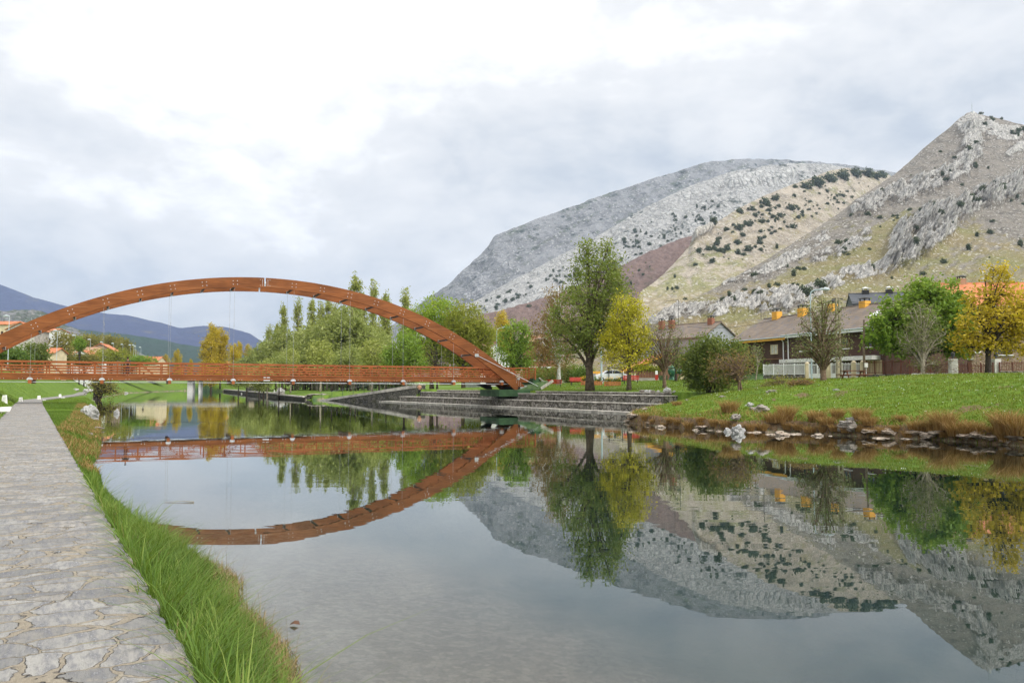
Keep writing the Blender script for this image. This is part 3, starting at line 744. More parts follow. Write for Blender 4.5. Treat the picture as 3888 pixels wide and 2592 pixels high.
for k in range(1, 9):
    for sg in (-1, 1):
        s = sg * k * 2.86; a = math.asin(s / RC); r2 = RC - .98 - .05
        c = Vector((math.sin(a) * r2, 0, ZC + math.cos(a) * r2)) + Vector((math.sin(a), 0, math.cos(a))) * .16
        st = MB().bar(c + Vector((0, .14, 0)), c + Vector((0, W2 - .14, 0)), .14, .16).build('cross_strut', M['dark_steel'], bridge)
        d_ = Vector((math.sin(a), 0, math.cos(a)))
        MB().box(c + Vector((0, W2 - .24, 0)) - d_ * .02, (.2, .2, .26)).build('bracket', M['steel'], st)
zb = lambda s: 2.85 - .0036 * s               # underside of the deck beams
ztop = lambda s: 4.54 - .0042 * s
S0, S1 = -30.5, 29.2
def lng(mb, s0, s1, off, zf0, wd, ht, n=6):   # a long member following the slight fall of the deck
    for i in range(n):
        a, b_ = s0 + (s1 - s0) * i / n, s0 + (s1 - s0) * (i + 1) / n
        mb.bar((a, off, zf0(a) + ht / 2), (b_ - (.012 if i < n - 1 else 0), off, zf0(b_) + ht / 2), wd, ht)
    return mb
for off in (.34, W2 - .34):
    be = lng(MB(), S0, S1, off, zb, .2, .46).build('deck_beam', M['glulam'], bridge)
    if off < 1:
        for k in range(-20, 20):  # bolt heads in pairs along the near deck beam
            for e_ in (-.14, .14):
                o = MB().tube([(0, 0, 0), (0, -.016, 0)], .03, 6).build('deck_bolt', M['steel'], be) if k == -20 and e_ < 0 else o.copy()
                if o.name not in col.objects: col.objects.link(o)
                o.location = (k * 1.43 + .7 + e_, off - .10, zb(k * 1.43) + .1)
lng(MB(), S0, S1, W2 / 2, lambda s: zb(s) + .34, W2 - .9, .08, 40).build('deck_boards', M['rail'], bridge)
for off, face in ((.27, -1), (W2 - .27, 1)):
    lng(MB(), S0, S1, off, lambda s: ztop(s) - .13, .17, .13, 10).build('top_rail', M['rail'], bridge)
    for q in range(4):
        lng(MB(), S0, S1, off + face * .07, lambda s: ztop(s) - .46 - .247 * q, .07, .105, 10).build('rail_slat', M['rail'], bridge)
    for k in range(-15, 16):
        s = k * 1.907 + .3
        if s > S1 - .2: continue
        MB().bar((s, off, zb(s) + .3), (s, off, ztop(s) - .125), .1, .1, (0, 1, 0)).build('rail_post', M['rail'], bridge)
        if k % 2 == 0:
            b2 = MB()
            for sg in (-1, 1): b2.bar((s + sg * .06, off - face * .11, ztop(s) - .14), (s + sg * 1.25, off - face * .11, zb(s) + .5), .07, .09, (0, 1, 0))
            b2.build('rail_brace', M['rail'], bridge)
for k in (-9, -7, -5, -3, -1, 1, 3, 5, 7, 9):
    s = k * 2.86
    cb = MB().bar((s, -.26, zb(s) - .17), (s, W2 + .26, zb(s) - .17), .27, .33).build('cross_beam', M['rail'], bridge)
    for off in (0.0, W2):
        sg = -1 if off == 0 else 1
        pr = [(-.25, 0), (-.21, .11), (-.1, .2), (.1, .2), (.21, .11), (.25, 0), (.2, -.03), (-.2, -.03)]
        MB().prism([(s + x, off - .2 if sg < 0 else off - .12, zb(s) + z) for x, z in pr], (0, .3, 0)).build('hanger_cap', M['steel'], cb)
        if abs(k) < 9:
            a = arch_z(s) - .95
            MB().tube([(s, off, zb(s) + .15), (s, off, a)], .011, 5).tube([(s, off, zb(s) + 5.2), (s, off, zb(s) + 5.5)], .022, 5).build('hanger_rod', M['cable'], bridge)
for off in (-.02, W2 + .02):
    MB().tube([(S0, off, zb(S0) - .2), (S1 - 1, off, zb(S1) - .2)], .022, 6).build('tension_rod', M['steel'], bridge)
MB().box((.75 - .4, .232, 3.18), (.62, .02, .075)).box((.75 - .4, .232, 2.90), (.62, .02, .075)).build('name_plate', M['white'], bridge)
for sg in (-1, 1):                             # stay rods at the springings
    a = Vector((sg * 22.7, -.17, 5.72)); b_ = Vector((sg * 30.1, -.5, 2.3))
    MB().box(a + Vector((0, .01, 0)), (.42, .06, .34)).box(a + Vector((sg * .08, -.03, -.03)), (.2, .06, .2)).build('stay_plate', M['steel'], bridge)
    MB().tube([a, b_], .03, 6).tube([a.lerp(b_, .55), a.lerp(b_, .59)], .055, 6).build('stay_rod', M['steel'], bridge)
    MB().box((sg * 27.8, -.155, 3.15), (.3, .05, .22)).build('pin_plate', M['steel'], bridge)
for off in (0, W2):                            # steel shoes
    for sg in (-1, 1):
        MB().box((sg * 28.35, off, 2.05), (.7, .45, .35)).tube([(sg * 28.65, off - .3, 2.22), (sg * 28.65, off + .3, 2.22)], .17, 10).build('arch_shoe', M['steel'], bridge)
# return of the handrail at the bank
for q in range(5):
    z = 4.42 - .13 - (0 if q == 0 else .33 + .247 * (q - 1))
    MB().bar((29.25, .20, z + .06), (29.85, -.35, z + .06), .08, .12).build('end_rail', M['rail'], bridge)
for p_ in ((29.28, .2), (29.82, -.33)):
    MB().bar((*p_, 3.05), (*p_, 4.45), .12, .12, (0, 1, 0)).build('rail_post', M['rail'], bridge)
MB().box((22.6, W2 - .17, 4.65), (.24, .1, .14)).build('floodlight', M['black'], bridge)

# abutments of green painted concrete
for sg, lab in ((1, 'green painted concrete abutment under the bridge foot on the stone terraces'), (-1, 'green painted concrete abutment under the far left bridge foot')):
    ab = thing('bridge_abutment', lab, 'abutment', BO, TH)
    MB().box((sg * 27.2, W2 / 2, 1.55), (4.2, W2 + 1.6, .75)).build('footing', M['green_dark'], ab, bevel=.02)
    MB().prism([(sg * 27.6, -.5, 1.9), (sg * 30.6, -.5, 1.9), (sg * 31.4, -.5, 2.95), (sg * 30.2, -.5, 2.75)], (0, W2 + 1, 0)).build('thrust_block', M['green_conc'], ab)
    MB().prism([(sg * 29.6, -.25, 2.5), (sg * 31.0, -.25, 2.5), (sg * 30.3, -.25, 3.25), (sg * 29.6, -.25, 3.25)], (0, W2 + .5, 0)).build('deck_seat', M['green_dark'], ab)
    MB().bar((sg * 30.3, -.34, 3.27), (sg * 31.2, -.42, 2.62), .12, .12).bar((sg * 30.4, -.6, 2.05), (sg * 31.9, -.7, 2.95), .12, .3).build('kerb_edge', M['concrete'], ab)
    MB().bar((sg * 27.9, -.2, 2.1), (sg * 27.9, W2 + .2, 2.1), .3, .3).prism([(sg * 24.2, W2 - .1, 2.55), (sg * 26, W2 - .1, 2.6), (sg * 26.3, W2 - .1, 1.95), (sg * 25.6, W2 - .1, 1.95)], (0, .25, 0)).build('anchor_frame', M['black'], ab)

# ================================================================== STONE TERRACES
TA, TB = Vector((10.9, 69, 0)), Vector((-19.5, 122.5, 0))
tu = (TB - TA).normalized(); tn = Vector((tu.y, -tu.x, 0)); TL = (TB - TA).length
tang = math.atan2(tu.y, tu.x)
terr = thing('stone_terrace', 'stepped rubble stone terraces with pale copings on the far river bank', 'terrace', TA, tang)
def tl(s, d, z): return Vector((s, -d, z))    # local: along, inland, up
def ragged(mb, s0, s1, d0, d1, z0, z1, step, jit, rs):
    s = s0
    while s < s1 - .05:
        e = min(s1, s + step * rs.uniform(.6, 1.4))
        mb.hexa([tl(s, d0 + rs.uniform(-jit, jit), z0), tl(e - .012, d0 + rs.uniform(-jit, jit), z0), tl(e - .012, d1, z0), tl(s, d1, z0)] +
                [tl(s, d0 + rs.uniform(-jit, jit), z1 + rs.uniform(-jit, jit) * .4), tl(e - .012, d0 + rs.uniform(-jit, jit), z1 + rs.uniform(-jit, jit) * .4), tl(e - .012, d1, z1), tl(s, d1, z1)])
        s = e
    return mb
rs = random.Random(4)
ragged(MB(), 0, TL, -.1, 1.9, -.6, .14, 1.6, .05, rs).build('landing_slab', M['concrete'], terr)
for s0, s1, d0, z0, z1 in ((.4, TL - 4.2, 1.5, .0, .86), (.9, TL - 8.2, 2.95, .6, 1.55), (1.6, 24.2, 4.3, 1.3, 1.80), (28.9, TL - 11, 4.3, 1.3, 1.80)):
    mb = MB(); s = s0
    while s < s1:
        e = min(s1, s + 1.2)
        mb.hexa([tl(s, d0 - .06, z0), tl(e, d0 - .06, z0), tl(e, d0 + 1.7, z0), tl(s, d0 + 1.7, z0), tl(s, d0, z1 - .09), tl(e, d0, z1 - .09), tl(e, d0 + 1.7, z1 - .09), tl(s, d0 + 1.7, z1 - .09)]); s = e
    wl = mb.build('rubble_wall', M['rubble'], terr)
    ragged(MB(), s0 - .05, s1 + .05, d0 - .1, d0 + 1.6, z1 - .087, z1, .9, .035, rs).build('coping', M['concrete'], wl)

# ================================================================== QUAY, RAMP, FAR BRIDGE
q0, q1, q2 = [Vector((*q, 0)) for q in QUAY[:3]]
quay = thing('quay_wall', 'low dark stone quay wall with pale coping along the picnic lawn', 'wall', q1)
lo = Matrix.Translation(-q1)
mb = MB().bar(q0 + Vector((.2, .5, .1)), q1 + Vector((.2, .5, .1)), .8, 1.4).bar(q1 + Vector((.3, .4, .05)), q2 + Vector((.2, .5, 0)), .8, 1.1)
wq_ = mb.build('wall', M['rubble_dark'], quay, local=lo)
MB().bar(q0 + Vector((.2, .5, .80)), q1 + Vector((.2, .5, .80)), 1.5, .24).bar(q1 + Vector((.3, .7, .62)), q2 + Vector((.2, .7, .5)), 1.7, .2).build('coping', M['concrete'], quay, local=lo)
r0 = gr(1215, 1520, 0); r1 = at(1580, 1459, 121)
ramp = thing('concrete_ramp', 'long pale concrete ramp descending from the lawn to the water', 'ramp', r0)
lo = Matrix.Translation(-r0)
rd = (r1 - r0); rd.z = 0; rd.normalize(); rn = Vector((-rd.y, rd.x, 0))
rA, rB = Vector((r0.x, r0.y, 0)), Vector((r1.x, r1.y, 0))
MB().hexa([rA + Vector((0, 0, -.6)), rB + Vector((0, 0, -.6)), rB + rn * 2 + Vector((0, 0, -.6)), rA + rn * 2 + Vector((0, 0, -.6)),
           rA + Vector((0, 0, .0)), rB + Vector((0, 0, r1.z - .12)), rB + rn * 2 + Vector((0, 0, r1.z - .12)), rA + rn * 2 + Vector((0, 0, .0))]).build('retaining_wall', M['rubble_dark'], ramp, local=lo)
MB().hexa([rA - rn * .1 + Vector((0, 0, -.2)), rB - rn * .1 + Vector((0, 0, r1.z - .5)), rB + rn * 2.1 + Vector((0, 0, r1.z - .117)), rA + rn * 2.1 + Vector((0, 0, .003)),
           rA - rn * .1 + Vector((0, 0, .12)), rB - rn * .1 + Vector((0, 0, r1.z)), rB + rn * 2.1 + Vector((0, 0, r1.z)), rA + rn * 2.1 + Vector((0, 0, .12))]).build('ramp_slab', M['concrete'], ramp, local=lo)
rail = thing('ramp_railing', 'thin dark post railing along the edge of the concrete ramp', 'railing', r0)
prev = None
for px in (1220, 1264, 1307, 1349, 1391, 1429, 1467, 1500, 1530):
    f_ = (px - 1215) / (1580 - 1215); b_ = rA.lerp(rB, f_) + Vector((0, 0, .1 + (r1.z - .1) * f_)); t_ = b_ + Vector((0, 0, 1.05))
    MB().tube([b_, t_], .035, 6).build('post', M['green_dark'], rail, local=lo)
    if prev: MB().tube([prev, t_], .012, 4).build('wire', M['cable'], rail, local=lo)
    prev = t_
fb = thing('concrete_bridge', 'distant low concrete road bridge with white piers behind the footbridge', 'bridge', at(726, 1463, 300).xy.to_3d())
lo = Matrix.Translation(-fb.location)
for px, wpx in ((726, 20), (762, 7)):
    p_ = at(px, 1463, 300); p_.z = 0
    MB().box(p_ + Vector((0, 0, 1.6)), (wpx * 300 / F, 2.4, 5.2)).build('pier', M['white_stone'], fb, local=lo)
a_, b_ = at(300, 1463, 300), at(1100, 1463, 300)
MB().bar((a_.x, a_.y, 4.4), (b_.x, b_.y, 4.4), 5, .7).build('deck', M['concrete'], fb, local=lo)
MB().bar((a_.x, a_.y - 2.4, 5.3), (b_.x, b_.y - 2.4, 5.3), .08, .08).bar((a_.x, a_.y - 2.4, 5.0), (b_.x, b_.y - 2.4, 5.0), .06, .06).build('parapet_rail', M['white'], fb, local=lo)
# ================================================================== VEGETATION
def leaf_cloud(centers, sizes, per, sig, lsize, rs, tint_c=None, elong=1.0, droop=0.0, flat=.0):
    """leaf-sized rhombs scattered round clump centres; returns verts, faces, tint"""
    n = len(centers); c = np.repeat(centers, per, 0); sg = np.repeat(sizes, per)[:, None]
    N = len(c)
    off = rs.normal(0, 1, (N, 3)) * sg * sig
    if droop: off[:, 2] -= np.abs(rs.normal(0, 1, N)) * droop
    c = c + off
    d = rs.normal(0, 1, (N, 3)); d[:, 2] = d[:, 2] * (1 - flat) - droop * 1.2
    d /= np.linalg.norm(d, axis=1)[:, None] + 1e-9
    q = np.cross(d, rs.normal(0, 1, (N, 3))); q /= np.linalg.norm(q, axis=1)[:, None] + 1e-9
    L = (lsize * rs.uniform(.6, 1.35, N))[:, None]
    a = c + d * L * .55 * elong; b_ = c - d * L * .55 * elong; e = q * L * .32
    V = np.stack([b_, c + e, a, c - e], 1).reshape(-1, 3)
    Fc = np.arange(N * 4).reshape(-1, 4)
    ct = rs.uniform(0, 1, n) if tint_c is None else tint_c
    t = np.clip(np.repeat(ct, per) * .62 + rs.uniform(0, 1, N) * .5 - .06, 0, 1)
    return V, Fc, np.repeat(t, 4)
def crown_points(lobes, n, rs, shell=.5):
    w_ = np.array([l[3] ** 1.3 * l[4] for l in lobes]); w_ = w_ / w_.sum()
    k = rs.choice(len(lobes), n, p=w_); L = np.array([l[:5] for l in lobes], float)[k]
    d = rs.normal(0, 1, (n, 3)); d /= np.linalg.norm(d, axis=1)[:, None]
    r = rs.uniform(0, 1, n) ** (1 / (3 + shell * 3)); r = r * rs.uniform(.82, 1.08, n)
    return np.stack([L[:, 0] + d[:, 0] * r * L[:, 3], L[:, 1] + d[:, 1] * r * L[:, 3], L[:, 2] + d[:, 2] * r * L[:, 4]], 1)
def bez(a, b_, c, n):
    return [a * (1 - t) ** 2 + b_ * 2 * t * (1 - t) + c * t * t for t in np.linspace(0, 1, n)]
def make_tree(name, label, cat, loc, H, lobes, leaf, bark, seed=0, nclus=150, per=40, sig=.42, lsize=.22, trunk_r=.2, trunk_top=.75, fork=.22,
              nlimb=14, twigs=True, elong=1.0, droop=0.0, lean=(0, 0), group=None, csize=1.0, shell=.5, stems=1, upright=.35, flat=0.0, vcrown='crown'):
    """lobes: (x, y, z, rx, rz) ellipsoids in metres from the foot of the trunk"""
    rs = np.random.RandomState(seed)
    root = thing(name, label, cat, loc, 0, group)
    C = crown_points(lobes, nclus, rs, shell)
    C[:, 2] = np.maximum(C[:, 2], .12 * H * rs.uniform(.6, 1.3, nclus) if stems == 1 else .1)
    V, Fc, t = leaf_cloud(C, rs.uniform(.6, 1.3, nclus) * csize, per, sig, lsize, rs, elong=elong, droop=droop, flat=flat)
    mesh_np(vcrown, V, Fc, LM[leaf], root, attrs={'tint': t})
    mb = MB(); limbs = []
    for si in range(stems):
        bx = Vector((rs.uniform(-.3, .3), rs.uniform(-.3, .3), 0)) if stems > 1 else Vector((0, 0, 0))
        tp = Vector((lean[0], lean[1], H * trunk_top)) if stems == 1 else Vector((rs.uniform(-1, 1) * H * .25, rs.uniform(-1, 1) * H * .25, H * rs.uniform(.5, .8)))
        mid = bx.lerp(tp, .5) + Vector((rs.uniform(-1, 1), rs.uniform(-1, 1), 0)) * H * .02
        pts = bez(np.array(bx) + (0, 0, -.25), np.array(mid), np.array(tp), 9)
        rad = [trunk_r * (1.35 if i == 0 else 1.0) * (1 - .88 * (i / 8) ** 1.1) for i in range(9)]
        mb.tube(pts, rad, 8); limbs += [(p_, r_) for p_, r_ in zip(pts[2:], rad[2:])]
        T = np.array(pts)
        idx = rs.permutation(nclus)[:nlimb]
        for k in idx:
            e = C[k]; h0 = np.clip(e[2] * rs.uniform(.3, .6), fork * H, trunk_top * H * .9)
            fi = np.interp(h0, T[:, 2], np.arange(9)); i0 = int(min(fi, 7)); a = T[i0] + (T[i0 + 1] - T[i0]) * (fi - i0)
            ctl = a + (e - a) * .45 + np.array([0, 0, np.linalg.norm(e - a) * upright * (1 if not droop else .8)])
            ps_ = bez(a, ctl, e, 6); r0 = max(.02, trunk_r * (.5 - .3 * h0 / H))
            rr_ = [r0 * (1 - .8 * i / 5) for i in range(6)]
            mb.tube(ps_, rr_, 5, cap=False); limbs += list(zip(ps_[1:], rr_[1:]))
    if twigs:
        LP_ = np.array([l[0] for l in limbs])
        for k in range(nclus):
            d_ = np.linalg.norm(LP_ - C[k], axis=1) + np.maximum(0, LP_[:, 2] - C[k, 2]) * 1.2; j = int(np.argmin(d_))
            if d_[j] > .05 and d_[j] < H * .5:
                a = LP_[j]; mid = (a + C[k]) / 2 + rs.normal(0, .06, 3) * csize
                mb.tube([a, mid, C[k]], [.022 + trunk_r * .06, .016 + trunk_r * .03, .008], 3, cap=False)
    mb.build('trunk', M[bark], root, smooth=True)
    return root
def base_at(px, D):
    p_ = at(px, 1463, D); return Vector((p_.x, D, hz(p_.x, D)))
def m_(D): return D / F          # metres per photo pixel at depth D
def lob(px0, D, base, specs):
    """crown ellipses measured on the photo (centre x, centre y, half width, half height in pixels) turned into metres at the tree's own depth"""
    out = []
    rs = random.Random(int(px0))
    for x, y, rx, ry in specs:
        p_ = at(x, y, D); out.append((p_.x - base.x, rs.uniform(-.4, .4) * rx * m_(D), p_.z - base.z, rx * m_(D), ry * m_(D)))
    return out
def photo_tree(name, label, px, D, ytop, specs, leaf, bark, **kw):
    b_ = base_at(px, D); H = at(px, ytop, D).z - b_.z
    return make_tree(name, label, 'tree', b_, H, lob(px, D, b_, specs), leaf, bark, **kw)

# --- the park in front of the houses
photo_tree('broadleaf_tree', 'tallest dark green tree with twin tops on the lawn beside the terraces', 2240, 85, 910,
  [(2225, 1000, 55, 95), (2320, 1010, 62, 100), (2260, 1100, 120, 110), (2330, 1130, 85, 90), (2190, 1190, 105, 110), (2150, 1290, 80, 80), (2250, 1270, 110, 90), (2330, 1250, 80, 80), (2240, 950, 22, 42), (2312, 945, 20, 45)],
  'deep', 'bark', seed=1, nclus=540, per=30, sig=.44, lsize=.20, trunk_r=.42, trunk_top=.82, fork=.13, nlimb=34, droop=.10, elong=1.3)
photo_tree('broadleaf_tree', 'yellow green young tree in front of the tallest tree, right of its trunk', 2388, 81, 1110,
  [(2375, 1200, 70, 80), (2380, 1290, 100, 75), (2330, 1310, 60, 60), (2440, 1300, 60, 60), (2370, 1370, 95, 30), (2350, 1140, 30, 32), (2420, 1180, 40, 50)],
  'yellow', 'bark', seed=2, nclus=340, per=28, sig=.34, lsize=.19, trunk_r=.24, trunk_top=.8, fork=.24, nlimb=26)
photo_tree('bare_tree', 'small thin leaved grey tree with dark twigs left of the green bush', 2523, 81, 1210,
  [(2500, 1300, 65, 70), (2560, 1310, 55, 70), (2530, 1360, 80, 40), (2480, 1340, 45, 40), (2540, 1240, 35, 35)],
  'bud', 'bark_twig', seed=3, nclus=240, per=6, sig=.34, lsize=.15, trunk_r=.2, trunk_top=.7, fork=.2, nlimb=40, csize=.9)
photo_tree('bare_tree', 'small bare tree behind the green cast iron valve', 2566, 94, 1250,
  [(2570, 1330, 45, 60), (2590, 1350, 40, 40), (2550, 1350, 40, 40)], 'bud', 'bark_dark', seed=4, nclus=130, per=6, sig=.34, lsize=.15, trunk_r=.17, trunk_top=.7, fork=.2, nlimb=26, csize=.9)
photo_tree('birch_tree', 'weeping birch with white trunk and rusty brown twigs', 2122, 108, 1050,
  [(2110, 1160, 50, 100), (2080, 1240, 65, 90), (2140, 1260, 60, 90), (2060, 1300, 45, 80), (2100, 1340, 70, 50)],
  'rust', 'birch', seed=5, nclus=320, per=20, sig=.3, lsize=.2, trunk_r=.26, trunk_top=.9, fork=.2, nlimb=30, droop=1.1, elong=1.7)
photo_tree('broadleaf_tree', 'fresh green tree standing behind the end of the footbridge', 1955, 118, 1205,
  [(1955, 1280, 60, 70), (1930, 1340, 55, 50), (1985, 1340, 55, 55), (1960, 1380, 70, 30), (1990, 1270, 30, 40)],
  'bright', 'bark_dark', seed=6, nclus=230, per=26, sig=.42, lsize=.28, trunk_r=.2, fork=.2, nlimb=20)
photo_tree('broadleaf_tree', 'fresh green tree under the bridge arch beside the rounded willow', 1535, 128, 1262,
  [(1530, 1340, 65, 70), (1500, 1370, 60, 50), (1580, 1370, 60, 50), (1540, 1300, 40, 40)],
  'bright', 'bark_dark', seed=7, nclus=220, per=26, sig=.45, lsize=.3, trunk_r=.22, fork=.2, nlimb=20)
for px, D, yt, sp, lf, sd, lab in [
  (1640, 150, 1108, [(1650, 1190, 90, 75), (1600, 1260, 80, 90), (1700, 1260, 90, 95), (1650, 1330, 110, 70)], 'lime', 8, 'broad rounded lime green willow behind the falling end of the arch'),
  (1760, 146, 1130, [(1770, 1220, 80, 80), (1740, 1290, 80, 80), (1820, 1290, 60, 80), (1790, 1350, 80, 60)], 'oliveg', 9, 'broad olive tinged willow right of the lime green willow'),
  (1830, 160, 1230, [(1835, 1310, 50, 75), (1860, 1350, 45, 50)], 'oliveg', 10, 'low olive green willow behind the foot of the arch')]:
    photo_tree('willow_tree', lab, px, D, yt, sp, lf, 'bark', seed=sd, nclus=420, per=30, sig=.62, lsize=.34, trunk_r=.4, trunk_top=.7, fork=.15, nlimb=30, droop=.5, elong=1.4)
photo_tree('bare_tree', 'bare grey brown tree under the arch in front of the willows', 1660, 122, 1300,
  [(1660, 1370, 60, 60), (1640, 1330, 35, 35)], 'olive', 'bark_dark', seed=12, nclus=110, per=5, sig=.4, lsize=.2, trunk_r=.16, fork=.2, nlimb=30)

# --- Lombardy poplars: one of each kind, then copies
def poplar_lobes(H, r, rs):
    L = []
    for i in range(6):
        z = H * (.22 + .1 * i); L.append((rs.uniform(-.2, .2) * r, rs.uniform(-.2, .2) * r, z, r * (1 - .085 * i), H * .11))
    for i in range(5):
        L.append((rs.uniform(-.75, .75) * r, rs.uniform(-.6, .6) * r, H * rs.uniform(.55, .88), r * .26, H * .11))
    for i in range(7):
        L.append((rs.uniform(-.5, .5) * r, rs.uniform(-.4, .4) * r, H * rs.uniform(.78, .93), r * .15, H * .075))
    L.append((0, 0, H * .93, r * .16, H * .07)); return L
pops = []
for k, (lf, nc, per) in enumerate([('poplar', 520, 11), ('poplar', 430, 9), ('gold', 480, 26)]):
    rs_ = random.Random(50 + k)
    pops.append(make_tree('poplar_tree', 'x', 'tree', (0, 0, 0), 26, poplar_lobes(26, 1.9 if k < 2 else 4.0, rs_), lf, 'bark_pale' if k < 2 else 'bark', seed=30 + k, nclus=nc, per=per, sig=.36 if k < 2 else .5, lsize=.40,
                      trunk_r=.32, trunk_top=.95, fork=.1, nlimb=46, upright=.5, twigs=k < 2, elong=1.3))
used = set()
POP = [(1345, 215, 1038, 0, 'tallest thin poplar, its tip highest above the falling arch'), (1412, 215, 1050, 1, 'second tallest thin poplar behind the falling arch'), (1462, 222, 1105, 0, 'thin poplar third from the rounded willow along the arch'),
       (1542, 205, 1083, 1, 'slim poplar left of the broad lime green willow'), (1128, 230, 1122, 1, 'sparse tall poplar standing alone left of the willow mass'), (1072, 235, 1150, 0, 'shorter sparse poplar beside the tall lone poplar'),
       (1182, 220, 1130, 0, 'leafy poplar directly under the arch crown, right half'), (1212, 224, 1135, 1, 'poplar close behind the leafy one under the arch'), (1242, 226, 1128, 0, 'poplar in the middle of the row under the arch'),
       (1272, 222, 1140, 1, 'thin poplar where the arch starts to fall'), (1302, 218, 1150, 0, 'leafy poplar left of the tallest poplar'), (1020, 250, 1226, 1, 'small poplar at the left end of the willow mass'), (1050, 250, 1222, 0, 'small poplar second from the left end of the willow mass'),
       (1378, 225, 1120, 1, 'poplar between the two tallest poplars'), (1440, 200, 1210, 1, 'sparse poplar behind the arch, right of the tallest pair'),
       (800, 330, 1222, 2, 'wide golden poplar, larger of the pair behind the bridge'), (836, 335, 1238, 2, 'narrow golden poplar, smaller of the pair behind the bridge'),
       (672, 420, 1322, 2, 'small golden poplar by itself above the handrail'), (627, 430, 1342, 2, 'tiny golden poplar above the handrail near the lamp row'), (722, 430, 1360, 2, 'lowest golden poplar just above the handrail'),
       (1908, 260, 1172, 2, 'narrow yellow poplar rising behind the street lamp'), (905, 380, 1292, 2, 'pale gold poplar right of the golden pair'), (940, 380, 1302, 2, 'faded gold poplar beside the willow mass'), (888, 350, 1300, 2, 'round topped gold poplar next to the golden pair')]
for px, D, yt, k, lab in POP:
    b_ = base_at(px, D); H = at(px, yt, D).z - b_.z; rs_ = random.Random(px)
    o = pops[k] if k not in used else dup(pops[k]); used.add(k)
    s_h = H / 26; o.location = b_; o.rotation_euler = (0, 0, rs_.uniform(0, 6.28)); wd = s_h * rs_.uniform(.8, 1.05)
    if k == 2 and px in (627, 672, 722): wd *= 1.1
    o.scale = (wd, wd, s_h); tag(o, lab, 'tree', 'poplars')

# --- pale willows along the picnic lawn
wil = []
for k in range(3):
    L = [(0, 0, 9, 5.2, 5.5), (-2.6, .5, 7.5, 4, 4.6), (2.8, -.4, 7.8, 4, 4.6), (.5, .6, 12.2, 2.8, 3.4), (-1.8, 0, 5.5, 4.2, 3), (2, .5, 5.2, 4.2, 3)]
    L = [(x * (1 + .2 * math.sin(k * 3 + i)), y, z * (1 + .07 * math.cos(k * 2 + i)), rx, rz) for i, (x, y, z, rx, rz) in enumerate(L)]
    wil.append(make_tree('willow_tree', 'x', 'tree', (0, 0, 0), 15.5, L, 'willow', 'bark_pale', seed=60 + k, nclus=420, per=30, sig=.6, lsize=.36, trunk_r=.34, trunk_top=.75, fork=.2, nlimb=30, elong=1.9, droop=.15, upright=.5, twigs=True))
used = set()
WIL = [(1015, 230, 1290, 0, 'low pale willow at the left end of the willow mass'), (1070, 215, 1240, 1, 'pale willow left of the gap in the willow mass'), (1120, 200, 1300, 2, 'low pale willow in the gap of the willow mass'), (1195, 205, 1225, 0, 'pale willow right of the gap under the arch'),
       (1262, 190, 1180, 1, 'pale willow under the middle of the falling arch'), (1335, 185, 1165, 2, 'highest pale willow, nearest the falling arch'), (1400, 195, 1235, 0, 'pale willow at the right end of the willow mass'), (1155, 240, 1260, 1, 'pale willow far back in the gap'), (1460, 200, 1290, 2, 'low willow right of the pale willow mass'),
       (960, 260, 1330, 2, 'small pale willow beside the faded gold poplar'), (1300, 235, 1200, 0, 'pale willow far back behind the tall poplars')]
for px, D, yt, k, lab in WIL:
    b_ = base_at(px, D); H = at(px, yt, D).z - b_.z; rs_ = random.Random(px + 1)
    o = wil[k] if k not in used else dup(wil[k]); used.add(k)
    o.location = b_; o.rotation_euler = (0, 0, rs_.uniform(0, 6.28)); o.scale = (H / 15.5 * rs_.uniform(1.0, 1.15),) * 2 + (H / 15.5,); tag(o, lab, 'tree', 'pale willows along the lawn')

# --- grove of slim lawn trees whose trunks show under the deck
gro = []
for k in range(2):
    gro.append(make_tree('grove_tree', 'slender park tree on the picnic lawn, its trunk showing under the bridge deck', 'tree', (0, 0, 0), 9, [(0, 0, 6.6, 2.2, 2.2), (.6, .4, 5.4, 2.0, 1.4)], 'poplar' if k else 'willow', ('bark_dark', 'bark_pale')[k],
                         seed=80 + k, nclus=90, per=24, sig=.5, lsize=.36, trunk_r=.2, fork=.45, nlimb=10, twigs=False))
rs_ = random.Random(7); used = set()
for px in [905, 935, 1000, 1015, 1045, 1060, 1083, 1103, 1110, 1133, 1160, 1178, 1194, 1205, 1216, 1228, 1260, 1297, 1303, 1318, 1330, 1350, 1375, 1412, 1440, 1466, 985, 1240, 1281, 1360]:
    D = rs_.uniform(150, 235); k = int(rs_.random() > .5); b_ = base_at(px, D)
    o = gro[k] if k not in used else dup(gro[k]); used.add(k)
    o.location = b_; o.rotation_euler = (0, 0, rs_.uniform(0, 6)); o.scale = (rs_.uniform(.75, 1.1),) * 2 + (rs_.uniform(.8, 1.15),); tag(o, None, None, 'slender trees of the picnic lawn')

